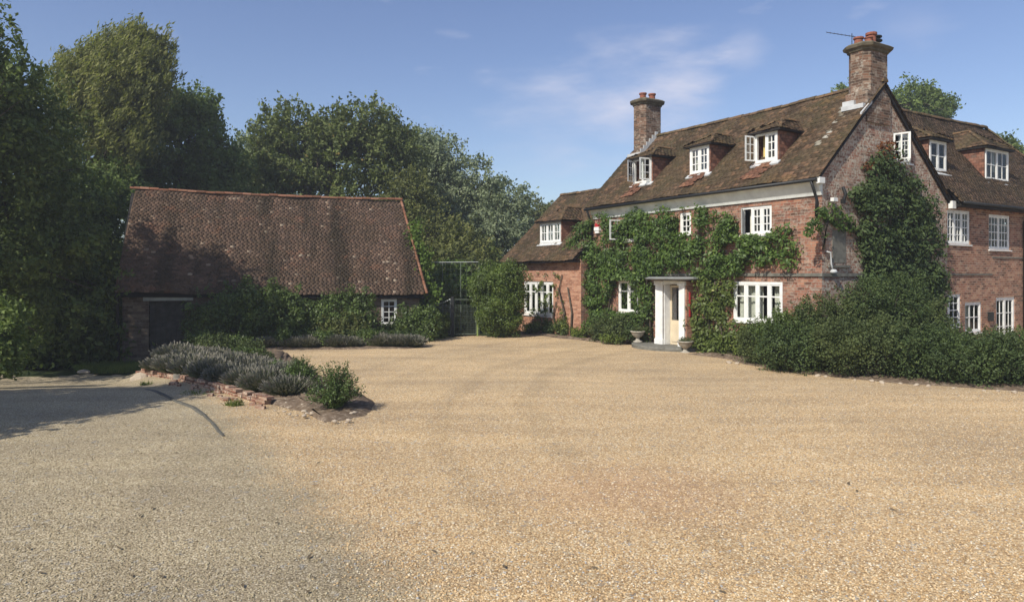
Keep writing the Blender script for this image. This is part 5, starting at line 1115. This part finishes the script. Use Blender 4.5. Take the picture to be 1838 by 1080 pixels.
tree('bright_bush_tree', (PX(175, 27), 27, -.6), [spheroid(178, 400, 28.5, 1.2, 2.0), spheroid(115, 440, 27, 1.5, 2.2), spheroid(150, 500, 26.5, 1.4, 1.5), spheroid(205, 345, 30.5, 1.2, 1.0)], 'f_mid',
     'bushy green tree right beside the left end of the barn', .16, 430, 22, .7, 204, GT)
tree('shaded_tree', (PX(60, 25.5), 25.5, -.6), [spheroid(60, 400, 25.5, 1.9, 2.4), spheroid(20, 480, 25, 1.8, 2.2), spheroid(90, 520, 24.5, 1.6, 1.6), spheroid(60, 300, 26, 1.5, 1.5)], 'f_dark', 'deep shaded tree behind the left edge of the drive', .16, 420, 20, .75, 205, GT)
tree('spreading_oak', (PX(600, 40), 40, 0), [spheroid(520, 248, 40, 1.9, 1.6), spheroid(660, 240, 40, 2.0, 1.4), spheroid(600, 300, 40, 3.6, 1.9), spheroid(500, 310, 40, 2.0, 1.9), spheroid(700, 290, 40, 1.8, 2.0), spheroid(590, 380, 39, 3.8, 2.0), spheroid(590, 260, 40, 1.5, 1.1)], 'f_oak',
     'large spreading oak behind the middle of the barn roof', .21, 330, 21, .82, 206, GT, trunk_r=.4)
tree('silvery_tree', (PX(465, 42), 42, 0), [spheroid(462, 290, 42, 1.3, 1.6), spheroid(450, 350, 42, 1.9, 1.8), spheroid(422, 322, 42, 1.3, 1.5)], 'f_silver', 'small grey green tree at the left side of the oak', .19, 400, 24, .7, 207, GT)
tree('silver_willow', (PX(840, 46), 46, 0), [spheroid(745, 275, 47, 1.3, 1.2), spheroid(775, 305, 46, 2.1, 2.1), spheroid(840, 350, 46, 2.3, 2.0), spheroid(895, 385, 45, 1.9, 1.9), spheroid(870, 430, 44, 2.6, 1.8), spheroid(790, 380, 46, 2.4, 2.2)], 'f_silver',
     'broad silvery grey tree between the barn and the house', .21, 330, 24, .9, 208, GT, trunk_r=.35)
tree('olive_tree', (PX(765, 37), 37, 0), [spheroid(770, 440, 37, 1.8, 1.7), spheroid(730, 380, 38, 1.5, 2.0), spheroid(830, 465, 36, 1.5, 1.2), spheroid(800, 500, 34, 1.8, 1.2)], 'f_olive', 'olive green tree just right of the barn roof', .18, 380, 20, .75, 209, GT)
tree('distant_tree', (PX(965, 60), 60, 0), [spheroid(963, 392, 60, 1.3, 1.2), spheroid(985, 400, 60, 1.5, 1.2), spheroid(1010, 405, 60, 1.6, 1.2)], 'f_olive', 'small distant tree just left of the low wing roof', .24, 300, 12, .7, 210, 'distant trees around the house')
tree('distant_tree', (PX(1655, 48), 48, 0), [spheroid(1640, 185, 48, 1.3, 1.2), spheroid(1680, 198, 48, 1.1, .9), spheroid(1530, 180, 48, 1.0, .8), spheroid(1600, 215, 48, 3.2, 1.4)], 'f_mid', 'round green tree top showing behind the near chimney', .2, 360, 18, .7, 211, 'distant trees around the house')
tree('distant_tree', (PX(1835, 42), 42, 0), [spheroid(1800, 285, 42, .9, 1.1), spheroid(1850, 300, 42, 1.3, 1.2)], 'f_dark', 'dark tree top at the right edge behind the wing roof', .2, 360, 14, .6, 212, 'distant trees around the house')
# understorey closing the gaps low down
for i, (px, Y, py, rx, rz, mm, lb) in enumerate([
        (40, 24, 600, 2.0, 1.4, 'f_dark', 'black green thicket at the far edge of the drive, leftmost'), (110, 24.2, 610, 1.5, 1.3, 'f_dark', 'black green thicket at the far edge of the drive, middle'), (175, 24.8, 615, 1.3, 1.1, 'f_dark', 'low dark thicket against the left corner of the barn'),
        (10, 29, 480, 3.0, 3.2, 'f_dark', 'dark thicket high behind the left edge'), (200, 30, 500, 2.0, 2.4, 'f_dark', 'dark thicket directly behind the left end of the barn'),
        (350, 40, 420, 5, 3.0, 'f_mid', 'green thicket behind the left half of the barn roof'), (620, 44, 420, 6, 3, 'f_mid', 'green thicket behind the right half of the barn roof'), (800, 36, 560, 1.7, 1.6, 'f_mid', 'green thicket seen through the gate'), (815, 33, 520, 1.0, .9, 'f_bright', 'light green bush behind the gate'),
        (870, 38, 530, 2.2, 2.2, 'f_dark', 'dark thicket behind the clipped bush'), (760, 31, 570, 1.1, 1.7, 'f_dark', 'dark thicket behind the right corner of the barn'), (930, 50, 470, 3.5, 3.0, 'f_olive', 'olive thicket below the silvery tree beside the low wing')]):
    x = PX(px, Y); z = PZ(py, Y)
    tree('thicket', (x, Y, -.6 if px < 300 else 0), [((x, Y, z), (rx, rx * .6, rz)), ((x + rx * .4, Y + .2, z - rz * .4), (rx * .8, rx * .5, rz)), ((x - rx * .4, Y - .2, z - rz * .5), (rx * .8, rx * .5, rz))], mm, lb, .17 + .001 * Y, 330, 14, .7, 220 + i, 'thickets below the trees', 'thicket', trunk_r=.12)
# hanging foliage near the left frame edge, catching sun
tree('sunlit_bush', (-12.4, 16.9, -.2), [((-12.35, 17.0, 1.1), (.6, .6, .72)), ((-12.5, 16.8, .5), (.5, .6, .5))], 'f_mid', 'light green leafy bush at the left edge of the drive', .12, 700, 12, .35, 240, None, 'bush', trunk_r=.05)
# trees just outside the frame on the left: they throw the shade on the drive
tree('roadside_tree', (-14.6, 10.2, -.1), [((-13.2, 9.4, 5.0), (2.3, 1.9, 1.7)), ((-12.6, 8.6, 4.0), (1.8, 1.5, 1.2)), ((-14.5, 9.5, 5.2), (1.8, 1.8, 1.6)), ((-11.6, 10.6, 5.0), (.9, .6, .5)), ((-11.0, 11.3, 5.1), (.6, .35, .3))], 'f_mid', 'leafy tree beside the drive left of the view', .2, 620, 24, .7, 241, None)
# sprig standing against the sky at the left edge
tree('sky_branch', (-15.2, 18.2, -.5), [((-14.0, 18.2, 9.0), (1.2, 1, .45)), ((-13.4, 18.2, 7.6), (1.1, .9, .6)), ((-14.2, 18.2, 8.2), (.8, .8, .5))], 'f_dark', 'thin leafy branches reaching into the sky at the top left corner', .14, 260, 9, .34, 242, None, 'tree', trunk_r=.14)

# thin summer air: a closed box of faint haze round everything, the sky lies outside it
hz = MB().box((-1600, -700, -2.0), (1600, 2600, 17.0)).mesh('haze'); hm_ = bpy.data.materials.new('haze'); hm_.use_nodes = True; t = hm_.node_tree; t.nodes.clear()
ho = t.nodes.new('ShaderNodeOutputMaterial'); hv = t.nodes.new('ShaderNodeVolumePrincipled'); hv.inputs['Color'].default_value = (.86, .90, .95, 1); hv.inputs['Density'].default_value = .0015; hv.inputs['Anisotropy'].default_value = .2
t.links.new(hv.outputs[0], ho.inputs['Volume']); hz.materials.append(hm_); tag(link('haze', hz, None), 'thin pale summer haze in the air', None, None, 'stuff')
